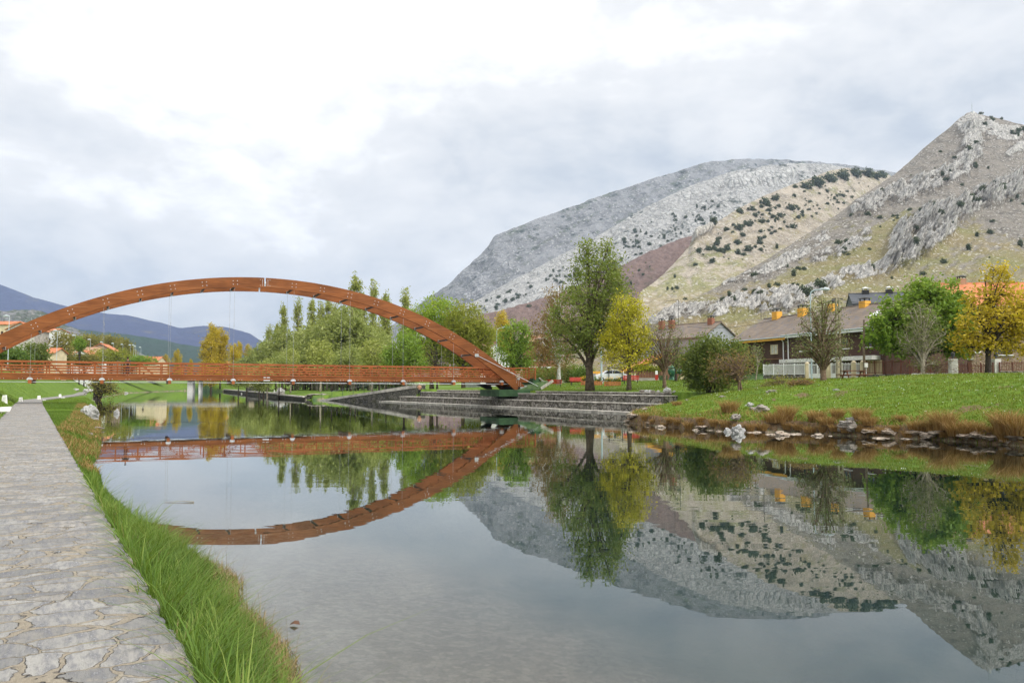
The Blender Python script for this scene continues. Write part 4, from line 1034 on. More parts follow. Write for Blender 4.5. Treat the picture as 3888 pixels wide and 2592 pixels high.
# --- left bank town trees
for px, D, yt, sp, lf, sd, lab in [
  (232, 215, 1250, [(232, 1300, 38, 50), (215, 1350, 42, 45), (255, 1350, 38, 45)], 'olive', 101, 'tall brown green tree among the left bank houses'),
  (128, 172, 1300, [(130, 1345, 48, 40), (110, 1370, 50, 25)], 'bush', 102, 'dark green bushy tree below the white building'),
  (30, 150, 1318, [(30, 1360, 50, 35), (75, 1365, 40, 30)], 'green', 103, 'green bushy tree at the left edge behind the handrail'),
  (195, 260, 1262, [(195, 1300, 14, 35)], 'gold', 104, 'yellow tree wedged beside the white building'),
  (420, 272, 1325, [(400, 1355, 60, 28), (450, 1350, 40, 25)], 'oliveg', 105, 'light olive tree in front of the orange roofed house'),
  (318, 245, 1345, [(318, 1368, 50, 20)], 'olive', 106, 'low olive tree in front of the stone house'),
  (500, 320, 1348, [(505, 1368, 45, 18), (545, 1368, 45, 16)], 'bright', 107, 'low bright green trees at the end of the lamp row'),
  (300, 240, 1288, [(300, 1308, 14, 16)], 'bright', 108, 'small bright green tree on the roof line by the lamps')]:
    photo_tree('town_tree', lab, px, D, yt, sp, lf, 'bark_dark', seed=sd, nclus=160, per=32, sig=.55, lsize=.4, trunk_r=.2, nlimb=14, twigs=False)
wood = make_tree('woodland_tree', 'brown green tree of the far wood behind the lamp row', 'tree', (0, 0, 0), 20, [(0, 0, 12, 5, 7), (1.5, 0, 9, 5, 6), (-1.5, 0, 15, 3.5, 4.5)], 'olive', 'bark_dark', seed=110, nclus=190, per=26, sig=.9, lsize=.75, trunk_r=.35, nlimb=12, twigs=False, group='trees of the far wood')
for i in range(15):
    px = 292 + i * 13.5; D = 400 + (i * 37) % 60; o = wood if i == 0 else dup(wood); b_ = base_at(px, D)
    H = at(px, 1262 + (i * 7) % 13 + (max(0, i - 11)) * 10, D).z - b_.z; o.location = b_; o.rotation_euler = (0, 0, i * 1.3); o.scale = (H / 20 * .9,) * 2 + (H / 20,)

# --- trees before the houses on the right
photo_tree('bare_tree', 'budding grey tree with forked trunk beside the lamp post and white gate', 3128, 67, 1122,
  [(3080, 1250, 60, 90), (3150, 1230, 60, 95), (3110, 1180, 50, 60), (3180, 1300, 60, 60), (3040, 1310, 45, 50), (3120, 1330, 80, 50)],
  'bud', 'bark_twig', seed=121, nclus=420, per=9, sig=.3, lsize=.13, trunk_r=.26, trunk_top=.7, fork=.12, nlimb=60, csize=.9)
photo_tree('chestnut_tree', 'spreading vivid green chestnut in front of the brown house', 3500, 74, 1058,
  [(3500, 1110, 60, 45), (3590, 1120, 70, 55), (3640, 1180, 60, 60), (3440, 1180, 90, 70), (3370, 1270, 75, 60), (3330, 1220, 35, 25), (3430, 1300, 80, 50), (3560, 1230, 110, 90), (3620, 1300, 70, 55), (3310, 1290, 40, 25)],
  'bright', 'bark_dark', seed=122, nclus=430, per=38, sig=.34, lsize=.30, trunk_r=.3, trunk_top=.75, fork=.16, nlimb=34, flat=.3)
photo_tree('bare_tree', 'pale budding tree standing in front of the vivid chestnut', 3505, 66, 1130,
  [(3490, 1200, 55, 65), (3530, 1240, 60, 70), (3460, 1270, 55, 55), (3560, 1290, 45, 50), (3500, 1310, 80, 40), (3520, 1380, 60, 30)],
  'bud', 'bark_pale', seed=123, nclus=340, per=12, sig=.26, lsize=.13, trunk_r=.2, trunk_top=.7, fork=.1, nlimb=50, csize=.9)
photo_tree('maple_tree', 'golden yellow maple at the right edge before the stone house', 3752, 67, 1000,
  [(3790, 1050, 50, 50), (3730, 1130, 75, 45), (3830, 1140, 80, 60), (3700, 1220, 80, 55), (3790, 1220, 100, 60), (3870, 1240, 70, 60), (3680, 1290, 70, 40), (3760, 1310, 110, 35), (3860, 1310, 70, 40), (3900, 1180, 60, 60)],
  'gold', 'bark_dark', seed=124, nclus=430, per=18, sig=.30, lsize=.24, trunk_r=.24, trunk_top=.85, fork=.2, nlimb=40, flat=.3)
photo_tree('twiggy_shrub', 'leafless reddish shrub at the foot of the chestnut', 3560, 66, 1320, [(3540, 1380, 55, 40), (3600, 1390, 50, 40), (3500, 1390, 40, 35)], 'rust', 'bark_twig', seed=125, nclus=110, per=2, sig=.3, lsize=.1, trunk_r=.05, stems=9, nlimb=9, vcrown='twig_tips')
# --- bushes of the grass bank
photo_tree('green_bush', 'large rounded dark green bush on the grass bank', 2690, 68, 1278,
  [(2680, 1350, 75, 65), (2740, 1340, 80, 55), (2640, 1390, 55, 60), (2700, 1410, 90, 55), (2790, 1370, 60, 55), (2650, 1440, 50, 35), (2740, 1440, 60, 40)],
  'bush', 'bark_dark', seed=131, nclus=520, per=34, sig=.34, lsize=.2, trunk_r=.09, stems=6, nlimb=10)
photo_tree('bare_bush', 'half bare brown bush in front of the large dark green bush', 2812, 62, 1322,
  [(2770, 1370, 70, 45), (2740, 1420, 65, 45), (2810, 1400, 60, 50), (2720, 1390, 40, 35), (2835, 1350, 35, 35)],
  'rust', 'bark_twig', seed=132, nclus=280, per=4, sig=.3, lsize=.13, trunk_r=.08, stems=7, nlimb=16, vcrown='twig_tips')
photo_tree('bare_bush', 'small round twiggy bush alone on the open grass slope', 3036, 53, 1428, [(3040, 1460, 42, 32), (3020, 1480, 30, 25), (3060, 1470, 28, 28)], 'rust', 'bark_twig', seed=133, nclus=150, per=8, sig=.16, lsize=.1, trunk_r=.035, stems=14, nlimb=8, csize=.8, vcrown='twig_tips')
photo_tree('bare_bush', 'low sprawling twiggy bush below the white fence', 2960, 58, 1425, [(2960, 1450, 45, 25), (2920, 1465, 40, 16)], 'olive', 'bark_twig', seed=134, nclus=110, per=8, sig=.2, lsize=.1, trunk_r=.04, stems=8, nlimb=8, csize=.8, vcrown='twig_tips')
photo_tree('sapling', 'pair of thin saplings in front of the dark house wall', 2868, 84, 1305, [(2865, 1330, 18, 22), (2880, 1350, 20, 40)], 'bud', 'bark_pale', seed=135, nclus=50, per=8, sig=.3, lsize=.15, trunk_r=.05, stems=2, nlimb=6)
photo_tree('pollard_stump', 'low pollard willow stump with thin shoots on the left shore', 371, 139, 1420, [(400, 1470, 45, 28), (380, 1460, 40, 40), (430, 1485, 35, 18)], 'olive', 'bark_dark', seed=136, nclus=130, per=12, sig=.5, lsize=.26, trunk_r=.35, stems=7, nlimb=10, vcrown='twig_tips')

# --- evergreen bushes on the mountain
rsn = np.random.RandomState(9)
jun = []
for k in range(3):
    C = crown_points([(0, 0, 1.0, 1.25, 1.05), (.6 * (k - 1), .3, .9, 1.0, .9)] if k < 2 else [(0, 0, 1.5, .45, 1.5)], 34, rsn)
    V, Fc, t = leaf_cloud(C, np.ones(34), 16, .30, .5, rsn)
    jun.append(mesh_np('evergreen_bush', V, Fc, LM['juniper'], attrs={'tint': t}))
SP = []
def scat(h, n, poly, smin, smax, kind, lab):
    rs3 = random.Random(hash(h) % 1 + n)
    k = 0; tries = 0
    xs = [p[0] for p in poly]; ys = [p[1] for p in poly]; pl = np.array(poly, float)
    while k < n and tries < n * 60:
        tries += 1
        x, y = rs3.uniform(min(xs), max(xs)), rs3.uniform(min(ys), max(ys))
        if not in_poly(np.array([[x, y]]), pl)[0]: continue
        if perlin(np.array([x / 70.]), np.array([y / 45.]), 5)[0] < rs3.uniform(-.45, .2): continue
        SP.append((h, x, y, rs3.uniform(smin, smax) * rs3.uniform(.7, 1.2), kind if kind != 'mix' else rs3.choice((0, 1, 1, 2)), lab)); k += 1
Yp = [(2480, 1180), (2660, 900), (3000, 730), (3300, 670), (3330, 690), (3230, 790), (3050, 900), (2800, 1030), (2560, 1170)]
Yd = [(2640, 960), (2860, 790), (3020, 715), (3180, 690), (3330, 680), (3150, 800), (2960, 900), (2700, 1000)]
LAB_Y = 'dark green evergreen bush on the warm pale mountain slope'; LAB_L = 'dark green evergreen bush on the grey limestone ridge'; LAB_F = 'dark evergreen bush or cypress on the slopes of the near rocky peak'
for px, py, s in [(2690, 955, 14), (2725, 965, 12), (2760, 955, 13), (2800, 965, 12), (2840, 955, 14), (2880, 930, 12), (2700, 1000, 11), (2800, 880, 15), (2840, 862, 17), (2890, 850, 15), (2960, 830, 17), (3000, 800, 17), (2810, 810, 16), (2850, 800, 16), (2900, 780, 18), (2940, 765, 18), (3010, 870, 14), (3060, 720, 20), (3100, 705, 22), (3150, 690, 22), (3200, 680, 22), (3250, 672, 22), (3290, 672, 22), (3320, 678, 20), (3350, 675, 20), (2650, 960, 12), (2700, 865, 16)]:
    SP.append(('warm_slope', px, py, s * (.29 if s < 19 else .42), 0, LAB_Y))
scat('warm_slope', 80, Yd, 1.4, 3.2, 1, LAB_Y); scat('warm_slope', 60, Yp, 1.0, 2.6, 'mix', LAB_Y)
scat('limestone_ridge', 170, [(1720, 1200), (2050, 1060), (2350, 900), (2700, 760), (2760, 820), (2500, 950), (2200, 1070), (1880, 1180)], 1.8, 3.9, 'mix', LAB_L)
scat('heather_slope', 14, [(1900, 1200), (2300, 1060), (2600, 930), (2480, 1060), (2200, 1150)], 1.2, 2.4, 'mix', 'dark green bush on the brown heather slope')
FB = [(3560, 700), (3590, 690), (3780, 755), (3800, 735), (3830, 740), (3850, 760), (3700, 790), (3660, 800), (3620, 830), (3540, 870), (3470, 890), (3490, 1130), (3730, 490), (3760, 470), (3830, 520), (3860, 510), (3880, 500), (3850, 530), (3720, 440), (3760, 450), (3800, 455), (3660, 600), (3700, 640), (3180, 930), (3050, 1130), (3100, 1120), (3290, 820)]
for x, y in FB: SP.append(('rocky_peak_hill', x, y, random.Random(x + y).uniform(1.6, 3.4), 0, LAB_F))
scat('rocky_peak_hill', 80, [(2560, 1200), (2900, 1030), (3250, 800), (3640, 520), (3888, 560), (3888, 950), (3400, 1090), (2900, 1180)], .9, 2.2, 'mix', LAB_F)
first = set()
SP = SP[:520]
ind, rest = SP[:299], SP[299:]
ind = sorted(SP, key=lambda q: -q[3] / hill_pt(q[0], q[1], q[2]).y)[:295]; ids = set(id(q) for q in ind); rest = [q for q in SP if id(q) not in ids]
for q in ind:
    h, x, y, s, k, lab = q
    o = jun[k] if k not in first else jun[k].copy()
    if k in first: col.objects.link(o)
    first.add(k); o.location = hill_pt(h, x, y) + Vector((0, 0, -.35 * s)); o.scale = (s, s, s * random.Random(x).uniform(.75, 1.1)); o.rotation_euler = (0, 0, x)
    tag(o, lab, 'bush', 'evergreen bushes on ' + {'warm_slope': 'the warm slope', 'limestone_ridge': 'the limestone ridge', 'heather_slope': 'the heather', 'rocky_peak_hill': 'the rocky peak'}[h])
if rest:
    VV, TT = [], []
    for h, x, y, s, k, lab in rest:
        C = crown_points([(0, 0, 1.0, 1.0, 1.1)], 14, rsn); V, Fc, t = leaf_cloud(C, np.ones(14), 10, .3, .6, rsn)
        VV.append(V * s + np.array(hill_pt(h, x, y)) + (0, 0, -.35 * s)); TT.append(t)
    V = np.concatenate(VV); tag(mesh_np('mountain_scrub', V, np.arange(len(V)).reshape(-1, 4), LM['juniper'], attrs={'tint': np.concatenate(TT)}), kind='stuff')

# --- grass
def blades(name, P, h, wd, leaf, rs, lean=.45, seg=3, tint=None, parent=None, direc=None):
    N = len(P); a = rs.uniform(0, 2 * math.pi, N); h = h * rs.uniform(.55, 1.25, N)
    ln = h * lean * np.abs(rs.normal(.8, .5, N)); dxy = np.stack([np.cos(a), np.sin(a)], 1) * ln[:, None]
    if direc is not None: dxy = dxy * .6 + direc * h[:, None]
    sd = np.stack([-np.sin(a + rs.normal(0, .6, N)), np.cos(a)], 1) * (wd * rs.uniform(.6, 1.3, N))[:, None] / 2
    rows = []
    for k in range(seg + 1):
        t = k / seg; c = np.c_[P[:, :2] + dxy * (t ** 1.8), P[:, 2] + h * (t - .22 * t ** 3 * (lean > .3))]
        ww = (1 - t) ** .7 if k < seg else .04
        rows.append(np.stack([c - np.c_[sd * ww, np.zeros(N)], c + np.c_[sd * ww, np.zeros(N)]], 1))
    V = np.stack(rows, 1).reshape(N, -1, 3); nv = V.shape[1]
    Fs = []
    for k in range(seg):
        b_ = np.arange(N) * nv + 2 * k; Fs.append(np.stack([b_, b_ + 1, b_ + 3, b_ + 2], 1))
    t = (rs.uniform(0, 1, N) if tint is None else np.clip(tint + rs.normal(0, .18, N), 0, 1))
    return mesh_np(name, V.reshape(-1, 3), np.concatenate(Fs), LM[leaf], parent, attrs={'tint': np.repeat(t, nv)})
rs = np.random.RandomState(77)
def strip_points(n, y0, y1, power=1.0):
    out = []
    ys = y0 * (y1 / y0) ** (rs.uniform(0, 1, n * 4) ** power)
    pe = np.array(PATHC[:2]); k = (ys - pe[0, 1]) / (pe[1, 1] - pe[0, 1]); xe = pe[0, 0] + (pe[1, 0] - pe[0, 0]) * k + 1.05 / .866
    P2 = np.c_[xe + rs.uniform(-.02, 4.2, n * 4) ** 1.0, ys]
    z, wet, dl, _, lf, pd, ps, *_r = terrain(P2)
    ok = (~wet | (dl < .06)) & lf & (pd > 1.07) & (pd < 6)
    k = np.where(ok)[0][:n]
    return np.c_[P2[k], np.maximum(z[k], -.02)], dl[k]
P3, d3 = strip_points(46000, 3.0, 14); dens = fbm(P3[:, 0] * 1.3, P3[:, 1] * 1.3, 3, 5)
hh = .10 + .26 * sm((d3 - .15) / .6) + .16 * dens
gk = np.where(d3 > .14 + .12 * dens)[0][:25000]; d_hi = fbm(P3[:, 0] * 4.2, P3[:, 1] * 4.2, 3, 19)
tag(blades('shore_grass', P3[gk], np.clip(hh[gk] * (1 + 1.1 * d_hi[gk]), .07, .6), .0125, 'grass', rs, .8, 4, .36 + .8 * dens[gk] + .7 * d_hi[gk]), kind='stuff')
dry = (d3 < .45) | (fbm(P3[:, 0] * 2.2, P3[:, 1] * 2.2, 3, 15) > .33)
tag(blades('dry_shore_grass', P3[dry][:8500] - (0, 0, .01), .13 + 0 * P3[dry][:8500, 0], .010, 'dry', rs, .95, 3), kind='stuff')
P4, d4 = strip_points(45000, 13, 75, .8); dn = fbm(P4[:, 0] * .5, P4[:, 1] * .5, 3, 6)
far_g = blades('far_shore_grass', P4, np.clip(.16 + .14 * dn, .06, .5), .022, 'grass', rs, .5, 2, .4 + .5 * dn); tag(far_g, kind='stuff')
dry4 = (d4 < 1.6) & (dn > -.15) & (P4[:, 1] > 22)
tag(blades('dry_far_grass', P4[dry4][:9000], .24 + 0 * P4[dry4][:9000, 0], .025, 'tussock', rs, .8, 2), kind='stuff')
ck = rs.permutation(len(P3))[:150]; ck = ck[(P3[ck, 1] < 12) & (d3[ck] > .35)]; CP, CT = [], []
for i in ck:
    kk = 55; CP.append(P3[i] + np.c_[rs.normal(0, .07, (kk, 2)), np.zeros(kk)]); CT.append(np.full(kk, rs.uniform(.3, .95)))
CP = np.concatenate(CP); tag(blades('tall_shore_grass', CP, np.full(len(CP), .34), .010, 'grass', rs, .8, 4, np.concatenate(CT)), kind='stuff')
st_ = rs.permutation(len(P3))[:700]; tag(blades('dead_stems', P3[st_], np.full(len(st_), .40), .006, 'dry', rs, .7, 4), kind='stuff')
# left slope
n = 60000; ys = 25 * (120 / 25) ** rs.uniform(0, 1, n); xs_ = -ys * rs.uniform(.5, .66, n)
z, wet, dl, _, lf, pd, ps, *_r = terrain(np.c_[xs_, ys]); ok = ~wet & lf & (pd > 1.1)
PP = np.c_[xs_, ys, z][ok]; tag(blades('left_bank_grass', PP, np.full(len(PP), .12), .03, 'bank', rs, .5, 2, .45 + .5 * fbm(PP[:, 0] * .4, PP[:, 1] * .4, 4, 8)), kind='stuff')
# right bank and lawn
n = 300000; ys = 28 * (110 / 28) ** rs.uniform(0, 1, n) ** .9; xs_ = rs.uniform(-.12, .68, n) * ys
z, wet, dl, dr, lf, pd, ps, gv, md, dbk = terrain(np.c_[xs_, ys]); lump = fbm(xs_ * .35 + ys * .1, ys * 1.2, 4, 11, ridged=True)
dt_, _ = seg_dist(np.c_[xs_, ys], TERR)
ok = ~wet & ~lf & (dt_ > 5.2) & (dbk + .3 * lump > .22) & (z < 3.12) & (z > .12) & (md < rs.uniform(.3, .9, n))
PP = np.c_[xs_, ys, z][ok]; lp = lump[ok]
tn2 = .42 + .9 * (lp - .1) + .25 * fbm(PP[:, 0] * .2, PP[:, 1] * .2, 3, 13)
tag(blades('river_bank_grass', PP, np.clip(.10 + .10 * lp, .05, .2), .04, 'bank', rs, .45, 2, np.clip(tn2, 0, 1)), kind='stuff')
k = rs.permutation(len(PP))[:520]; dz_ = PP[k]
V = []; 
for (x, y, z) in dz_: V += [(x - .018, y, z + .12), (x, y - .016, z + .115), (x + .018, y, z + .12), (x, y + .016, z + .14)]
tag(mesh_np('daisies', V, np.arange(len(V)).reshape(-1, 4), M['white']), kind='stuff')
n = 60000; ys = 29 * (62 / 29) ** rs.uniform(0, 1, n); xs_ = rs.uniform(.08, .70, n) * ys
z, wet, dl, dr, lf, pd, ps, gv, md, dbk = terrain(np.c_[xs_, ys]); nz = fbm(xs_ * .55, ys * .55, 4, 61)
ok = ~wet & ~lf & (dbk < 1.5 + 1.6 * nz) & (nz > -.28)
ok2 = ~wet & ~lf & (dbk < 1.3) & (nz < .1); P2_ = np.c_[xs_, ys, z][ok2][:12000]
tag(blades('bank_edge_green', P2_, np.full(len(P2_), .24), .028, 'bank', rs, .95, 3), kind='stuff')
PP = np.c_[xs_, ys, z][ok][:16000]; tag(blades('bank_edge_grass', PP, np.clip(.26 + .3 * nz[ok][:16000], .1, .5), .028, 'tussock', rs, .95, 3), kind='stuff')
# straw coloured tussocks along the waterline
def tussock(r, h, n, seed):
    q = np.random.RandomState(seed); a = q.uniform(0, 6.28, n); rr_ = q.uniform(0, 1, n) ** .6 * r * .45
    P_ = np.c_[np.cos(a) * rr_, np.sin(a) * rr_, -.05 + 0 * a]
    o = blades('grass_tussock', P_, np.full(n, h), .022, 'tussock', q, .75, 4, direc=np.c_[np.cos(a), np.sin(a)] * q.uniform(.05, .95, n)[:, None])
    return o
tus = [tussock(.9, .62, 620, 1), tussock(1.0, .5, 560, 2), tussock(.8, .75, 680, 3)]
TU = [(2770, 1560, 1.0, 'upright straw tussock directly behind the white shore boulder'), (2945, 1600, 1.1, 'straw tussock right of the white boulder, upper of two'), (2985, 1590, 1.0, 'straw tussock under the lone twiggy bush'), (3100, 1600, .9, 'straw tussock midway along the waterline'), (3140, 1625, .8, 'straw tussock drooping to the water near the dark overhang'),
      (3270, 1600, .9, 'straw tussock above the dark overhanging rock'), (3300, 1612, .7, 'small tussock right of the dark overhang'), (3480, 1640, .75, 'low tussock above the flat shore stones'), (3580, 1630, 1.1, 'large straw tussock above the flat shore stones'), (3640, 1655, 1.05, 'straw tussock hanging over the water right of the flat stones'),
      (3700, 1650, .9, 'straw tussock third from the right edge'), (3820, 1640, 1.2, 'big drooping straw tussock at the right edge'), (3870, 1655, 1.2, 'rightmost straw tussock cut by the photo edge'), (2660, 1605, .55, 'small straw tussock left of the white boulder'), (2450, 1600, .6, 'straw tussock at the tip of the grass bank'), (2545, 1608, .55, 'low straw tussock near the bank tip'),
      (2570, 1540, .6, 'dry grass patch on the dirt beside the terrace end'), (3180, 1590, .7, 'straw tussock behind the waterline tussocks'), *[(2480 + i * 46, 1606 + i * 1.9 + (i * 37) % 23, .38 + .3 * ((i * 53) % 10) / 10, 'small drooping straw tuft in the fringe along the right waterline') for i in range(30)], (3420, 1600, .5, 'small dry tuft on the right grass slope')]
for i, (px, py, s, lab) in enumerate(TU):
    t_ = at(px, py, 40); k = None
    # walk along the view column until the ground is met
    r_ = ray(px, py); Ds = np.linspace(26, 75, 400); G = terrain(np.c_[r_[0] / r_[1] * Ds, Ds]); zr_ = EYE + r_[2] / r_[1] * Ds
    hit_ = np.where((zr_ <= G[0]) & ~G[1])[0]; D = Ds[hit_[0]] if len(hit_) else 45
    o = tus[i] if i < 3 else tus[i % 3].copy()
    if i >= 3: col.objects.link(o)
    x = r_[0] / r_[1] * D; o.location = (x, D, hz(x, D)); o.scale = (s, s, s * 1.25); o.rotation_euler = (0, 0, i * 2.1)
    tag(o, lab, 'grass tussock', 'straw coloured tussocks along the right shore')
# ================================================================== BUILDINGS
def window(root, face, L, Dp, u, z, wd, ht, frame='brown_frame', pane='glass', sill=True, mull=1):
    """face F = front (y-), B = gable at x=0, E = gable at x=L; u along the face, z sill height"""
    if face == 'F': o, ux, out = Vector((u, -Dp / 2, z)), Vector((1, 0, 0)), Vector((0, -1, 0))
    elif face == 'B': o, ux, out = Vector((0, u, z)), Vector((0, 1, 0)), Vector((-1, 0, 0))
    else: o, ux, out = Vector((L, u, z)), Vector((0, -1, 0)), Vector((1, 0, 0))
    up = Vector((0, 0, 1)); mb = MB(); t = .09
    P_ = lambda a, b_, d: o + ux * a + up * b_ + out * d
    for a0, b0, a1, b1 in ((-wd / 2, t / 2, wd / 2, t / 2), (-wd / 2, ht - t / 2, wd / 2, ht - t / 2)): mb.bar(P_(a0, b0, .03), P_(a1, b1, .03), .12, t)
    for a in [-wd / 2 + t / 2, wd / 2 - t / 2] + [(-wd / 2 + wd * (i + 1) / (mull + 1)) for i in range(mull)]:
        mb.bar(P_(a, t, .028), P_(a, ht - t, .028), t, .11, out)
    f = mb.build('window', M[frame], root)
    MB().hexa([P_(-wd / 2 + .05, .05, .005), P_(wd / 2 - .05, .05, .005), P_(wd / 2 - .05, .05, .02), P_(-wd / 2 + .05, .05, .02),
               P_(-wd / 2 + .05, ht - .05, .005), P_(wd / 2 - .05, ht - .05, .005), P_(wd / 2 - .05, ht - .05, .02), P_(-wd / 2 + .05, ht - .05, .02)]).build('pane', M[pane], f)
    if sill: MB().bar(P_(-wd / 2 - .12, -.06, .1), P_(wd / 2 + .12, -.06, .1), .22, .1).build('sill', M['white'], f)
    return f
def house(name, label, loc, rz, L, Dp, He, Hr, wall, roof, ov=.45, fascia=None, cat='house', gutter=True):
    r = thing(name, label, cat, loc, rz)
    h = Dp / 2; zg = -1.0
    v = [(0, -h, zg), (L, -h, zg), (L, h, zg), (0, h, zg), (0, -h, He), (L, -h, He), (L, h, He), (0, h, He), (0, 0, Hr), (L, 0, Hr)]
    MB().add(v, [(0, 1, 5, 4), (1, 2, 6, 9, 5), (2, 3, 7, 6), (3, 0, 4, 8, 7), (0, 3, 2, 1), (4, 5, 9, 8), (6, 7, 8, 9)]).build('wall', M[wall], r)
    sl = (Hr - He) / h; rb = MB(); t = .16
    for sg in (-1, 1):
        ye, ze = sg * (h + ov), He - sl * ov
        rb.hexa([(-ov, ye, ze + .02), (L + ov, ye, ze + .02), (L + ov, 0, Hr + .02), (-ov, 0, Hr + .02), (-ov, ye, ze + .02 + t), (L + ov, ye, ze + .02 + t), (L + ov, 0, Hr + .02 + t), (-ov, 0, Hr + .02 + t)])
    rb.tube([(-ov - .02, 0, Hr + t), (L + ov + .02, 0, Hr + t)], .13, 6)
    rf = rb.build('roof', M[roof], r)
    if fascia: MB().bar((-ov, -h - ov - .03, He - sl * ov - .06), (L + ov, -h - ov - .03, He - sl * ov - .06), .06, .3).build('fascia', M[fascia], rf)
    if gutter: MB().tube([(-ov, -h - ov - .1, He - sl * ov + .1), (L + ov, -h - ov - .1, He - sl * ov + .1)], .07, 6).build('gutter', M['lamp_grey'], rf)
    r['_roof'] = rf.name
    return r
def roofof(r): return bpy.data.objects[r['_roof']]
def chimney(r, x, y, z, w_, h_, mat, cap='dark_steel'):
    c = MB().box((x, y, z + h_ / 2), (w_, w_ * .8, h_)).build('chimney', M[mat], roofof(r))
    mb = MB()
    for a in (-.38, .38):
        for b_ in (-.3, .3): mb.bar((x + a * w_, y + b_ * w_, z + h_), (x + a * w_, y + b_ * w_, z + h_ + .32 * w_), .08, .08, (0, 1, 0))
    mb.add([(x - .62 * w_, y - .5 * w_, z + h_ + .3 * w_), (x + .62 * w_, y - .5 * w_, z + h_ + .3 * w_), (x + .62 * w_, y + .5 * w_, z + h_ + .3 * w_), (x - .62 * w_, y + .5 * w_, z + h_ + .3 * w_), (x, y, z + h_ + .55 * w_)], [(3, 2, 1, 0), (0, 1, 4), (1, 2, 4), (2, 3, 4), (3, 0, 4)])
    mb.build('chimney_cap', M[cap], roofof(r))

GZ = 3.05
fa = Vector((27.7, 104, GZ)); fe = Vector((35.6, 80, GZ)); fd = (fe - fa).normalized(); fn = Vector((-fd.y, fd.x, 0)); frz = math.atan2(fd.y, fd.x)
Ha = house('row_house', 'dark brick row house with orange eaves and two orange chimneys behind the green bush', fa + fn * 5, frz, 10.6, 10, 4.95, 7.65, 'brick_dark', 'tile_brown', .45, 'orange')
window(Ha, 'F', 10.6, 10, 8.5, 2.95, 1.3, 1.1, 'cream', 'curtain', False); window(Ha, 'F', 10.6, 10, 5.5, 2.95, 1.5, 1.1, 'brown_frame', 'glass', False); window(Ha, 'F', 10.6, 10, 2.2, 2.95, 1.3, 1.1)
window(Ha, 'F', 10.6, 10, 4.5, .6, 1.3, 1.2)
MB().tube([(10.2, -5.5, 4.75), (10.3, -5.12, 4.3), (10.3, -5.12, .5)], .06, 6).build('downpipe', M['white'], Ha)
for y_ in (2.4, 1.4): MB().box((5, -5.06, y_), (9.8, .1, .14)).build('string_course', M['brick_brown'], Ha)
chimney(Ha, 2.6, -.3, 7.3, 1.0, 1.2, 'orange'); chimney(Ha, 7.6, -.3, 7.3, 1.0, 1.2, 'orange')
Hb = house('row_house', 'long dark brick row house with pale ledge above the garages behind the white gates', fa + fn * 5 + fd * 10.66, frz, 15.2, 10, 5.1, 7.8, 'brick_dark', 'tile_brown', .4, 'white')
for u in (3.2, 6.4, 9.7, 13.0): window(Hb, 'F', 15.2, 10, u, 3.15, 1.1, 1.0, 'brown_frame', 'glass', True)
MB().box((7.3, -5.5, 2.05), (14.4, 1.1, .4)).build('ledge', M['white_stone'], Hb)
gd = MB()
for i in range(22): gd.box((12.6 + .1 * i, -5.05, .75), (.092, .08, 2.1))
gd.build('garage_door', M['cream'], Hb)
for u in (.5, 14.9): MB().tube([(u, -5.4, 4.9), (u, -5.1, 4.5), (u, -5.1, 2.3)], .06, 6).build('downpipe', M['white'], Hb)
chimney(Hb, 2.2, -.3, 7.4, 1.0, 1.1, 'orange'); chimney(Hb, 7.2, -.3, 7.4, .95, .95, 'orange')
MB().hexa([(11.0, -3.2, 6.22), (12.1, -3.2, 6.22), (12.1, -2.1, 6.82), (11.0, -2.1, 6.82), (11.0, -3.25, 6.34), (12.1, -3.25, 6.34), (12.1, -2.15, 6.94), (11.0, -2.15, 6.94)]).build('skylight', M['white'], roofof(Hb))
def house_at(px, D): p_ = at(px, 1463, D); return Vector((p_.x, D, GZ))
Hs = house('attic_house', 'dark slate clad house rising behind the row house roof, with two dark chimneys', house_at(3232, 121), R(-14), 8.5, 6.5, 10.9, 12.55, 'slate', 'slate', .1, None, gutter=False)
chimney(Hs, 2.2, 0, 12.3, .9, .9, 'black', 'white'); chimney(Hs, 5.4, 0, 12.3, .9, .9, 'black', 'white')
Hg = house('gable_house', 'house with plain grey gable and orange brown roof behind the green bush', house_at(2737, 118), R(127), 11, 7.6, 6.1, 8.25, 'grey_render', 'tile_brown', .25, None, gutter=False)
chimney(Hg, 1.2, .5, 8.0, .8, 1.0, 'brick_red'); chimney(Hg, 8.2, 1.0, 7.8, .8, 1.3, 'brick_red'); chimney(Hg, 10.2, 1.0, 7.8, .8, 1.3, 'brick_red'); chimney(Hg, 3.0, -1.6, 7.6, .7, 1.0, 'brick_red')
Hl = house('low_house', 'low brown brick building with sloping orange eaves behind the red benches', house_at(2335, 110) + Vector((0, 0, 0)), R(0), 14, 9, 1.75, 3.5, 'brick_brown', 'tile_orange', .35, None, gutter=False)
# turned so that its gable faces the lawn
Hl.rotation_euler = (0, 0, R(90)); Hl.location = house_at(2545, 109) + Vector((0, 0, 0))
for ch in list(Hl.children):
    pass
h_, sl_ = 4.5, (3.5 - 1.75) / 4.5
fb_ = MB()
for sg in (-1, 1): fb_.bar((-.42, sg * 7.2, 3.5 - sl_ * 7.2 + .05), (-.42, 0, 3.55), .08, .28)
Hl_w = MB().prism([(-.05, -7.2, -1), (-.05, 7.2, -1), (-.05, 7.2, .72), (-.05, 0, 3.5), (-.05, -7.2, .72)], (-.06, 0, 0)).build('gable_wall', M['brick_brown'], Hl)
MB().bar((-.42, 7.2, .85), (-.42, 0, 3.55), .08, .26).bar((-.42, -7.2, .85), (-.42, 0, 3.55), .08, .26).bar((-.42, 10.4, 1.05), (-.42, 7.1, 1.05), .08, .3).build('fascia', M['orange'], roofof(Hl))
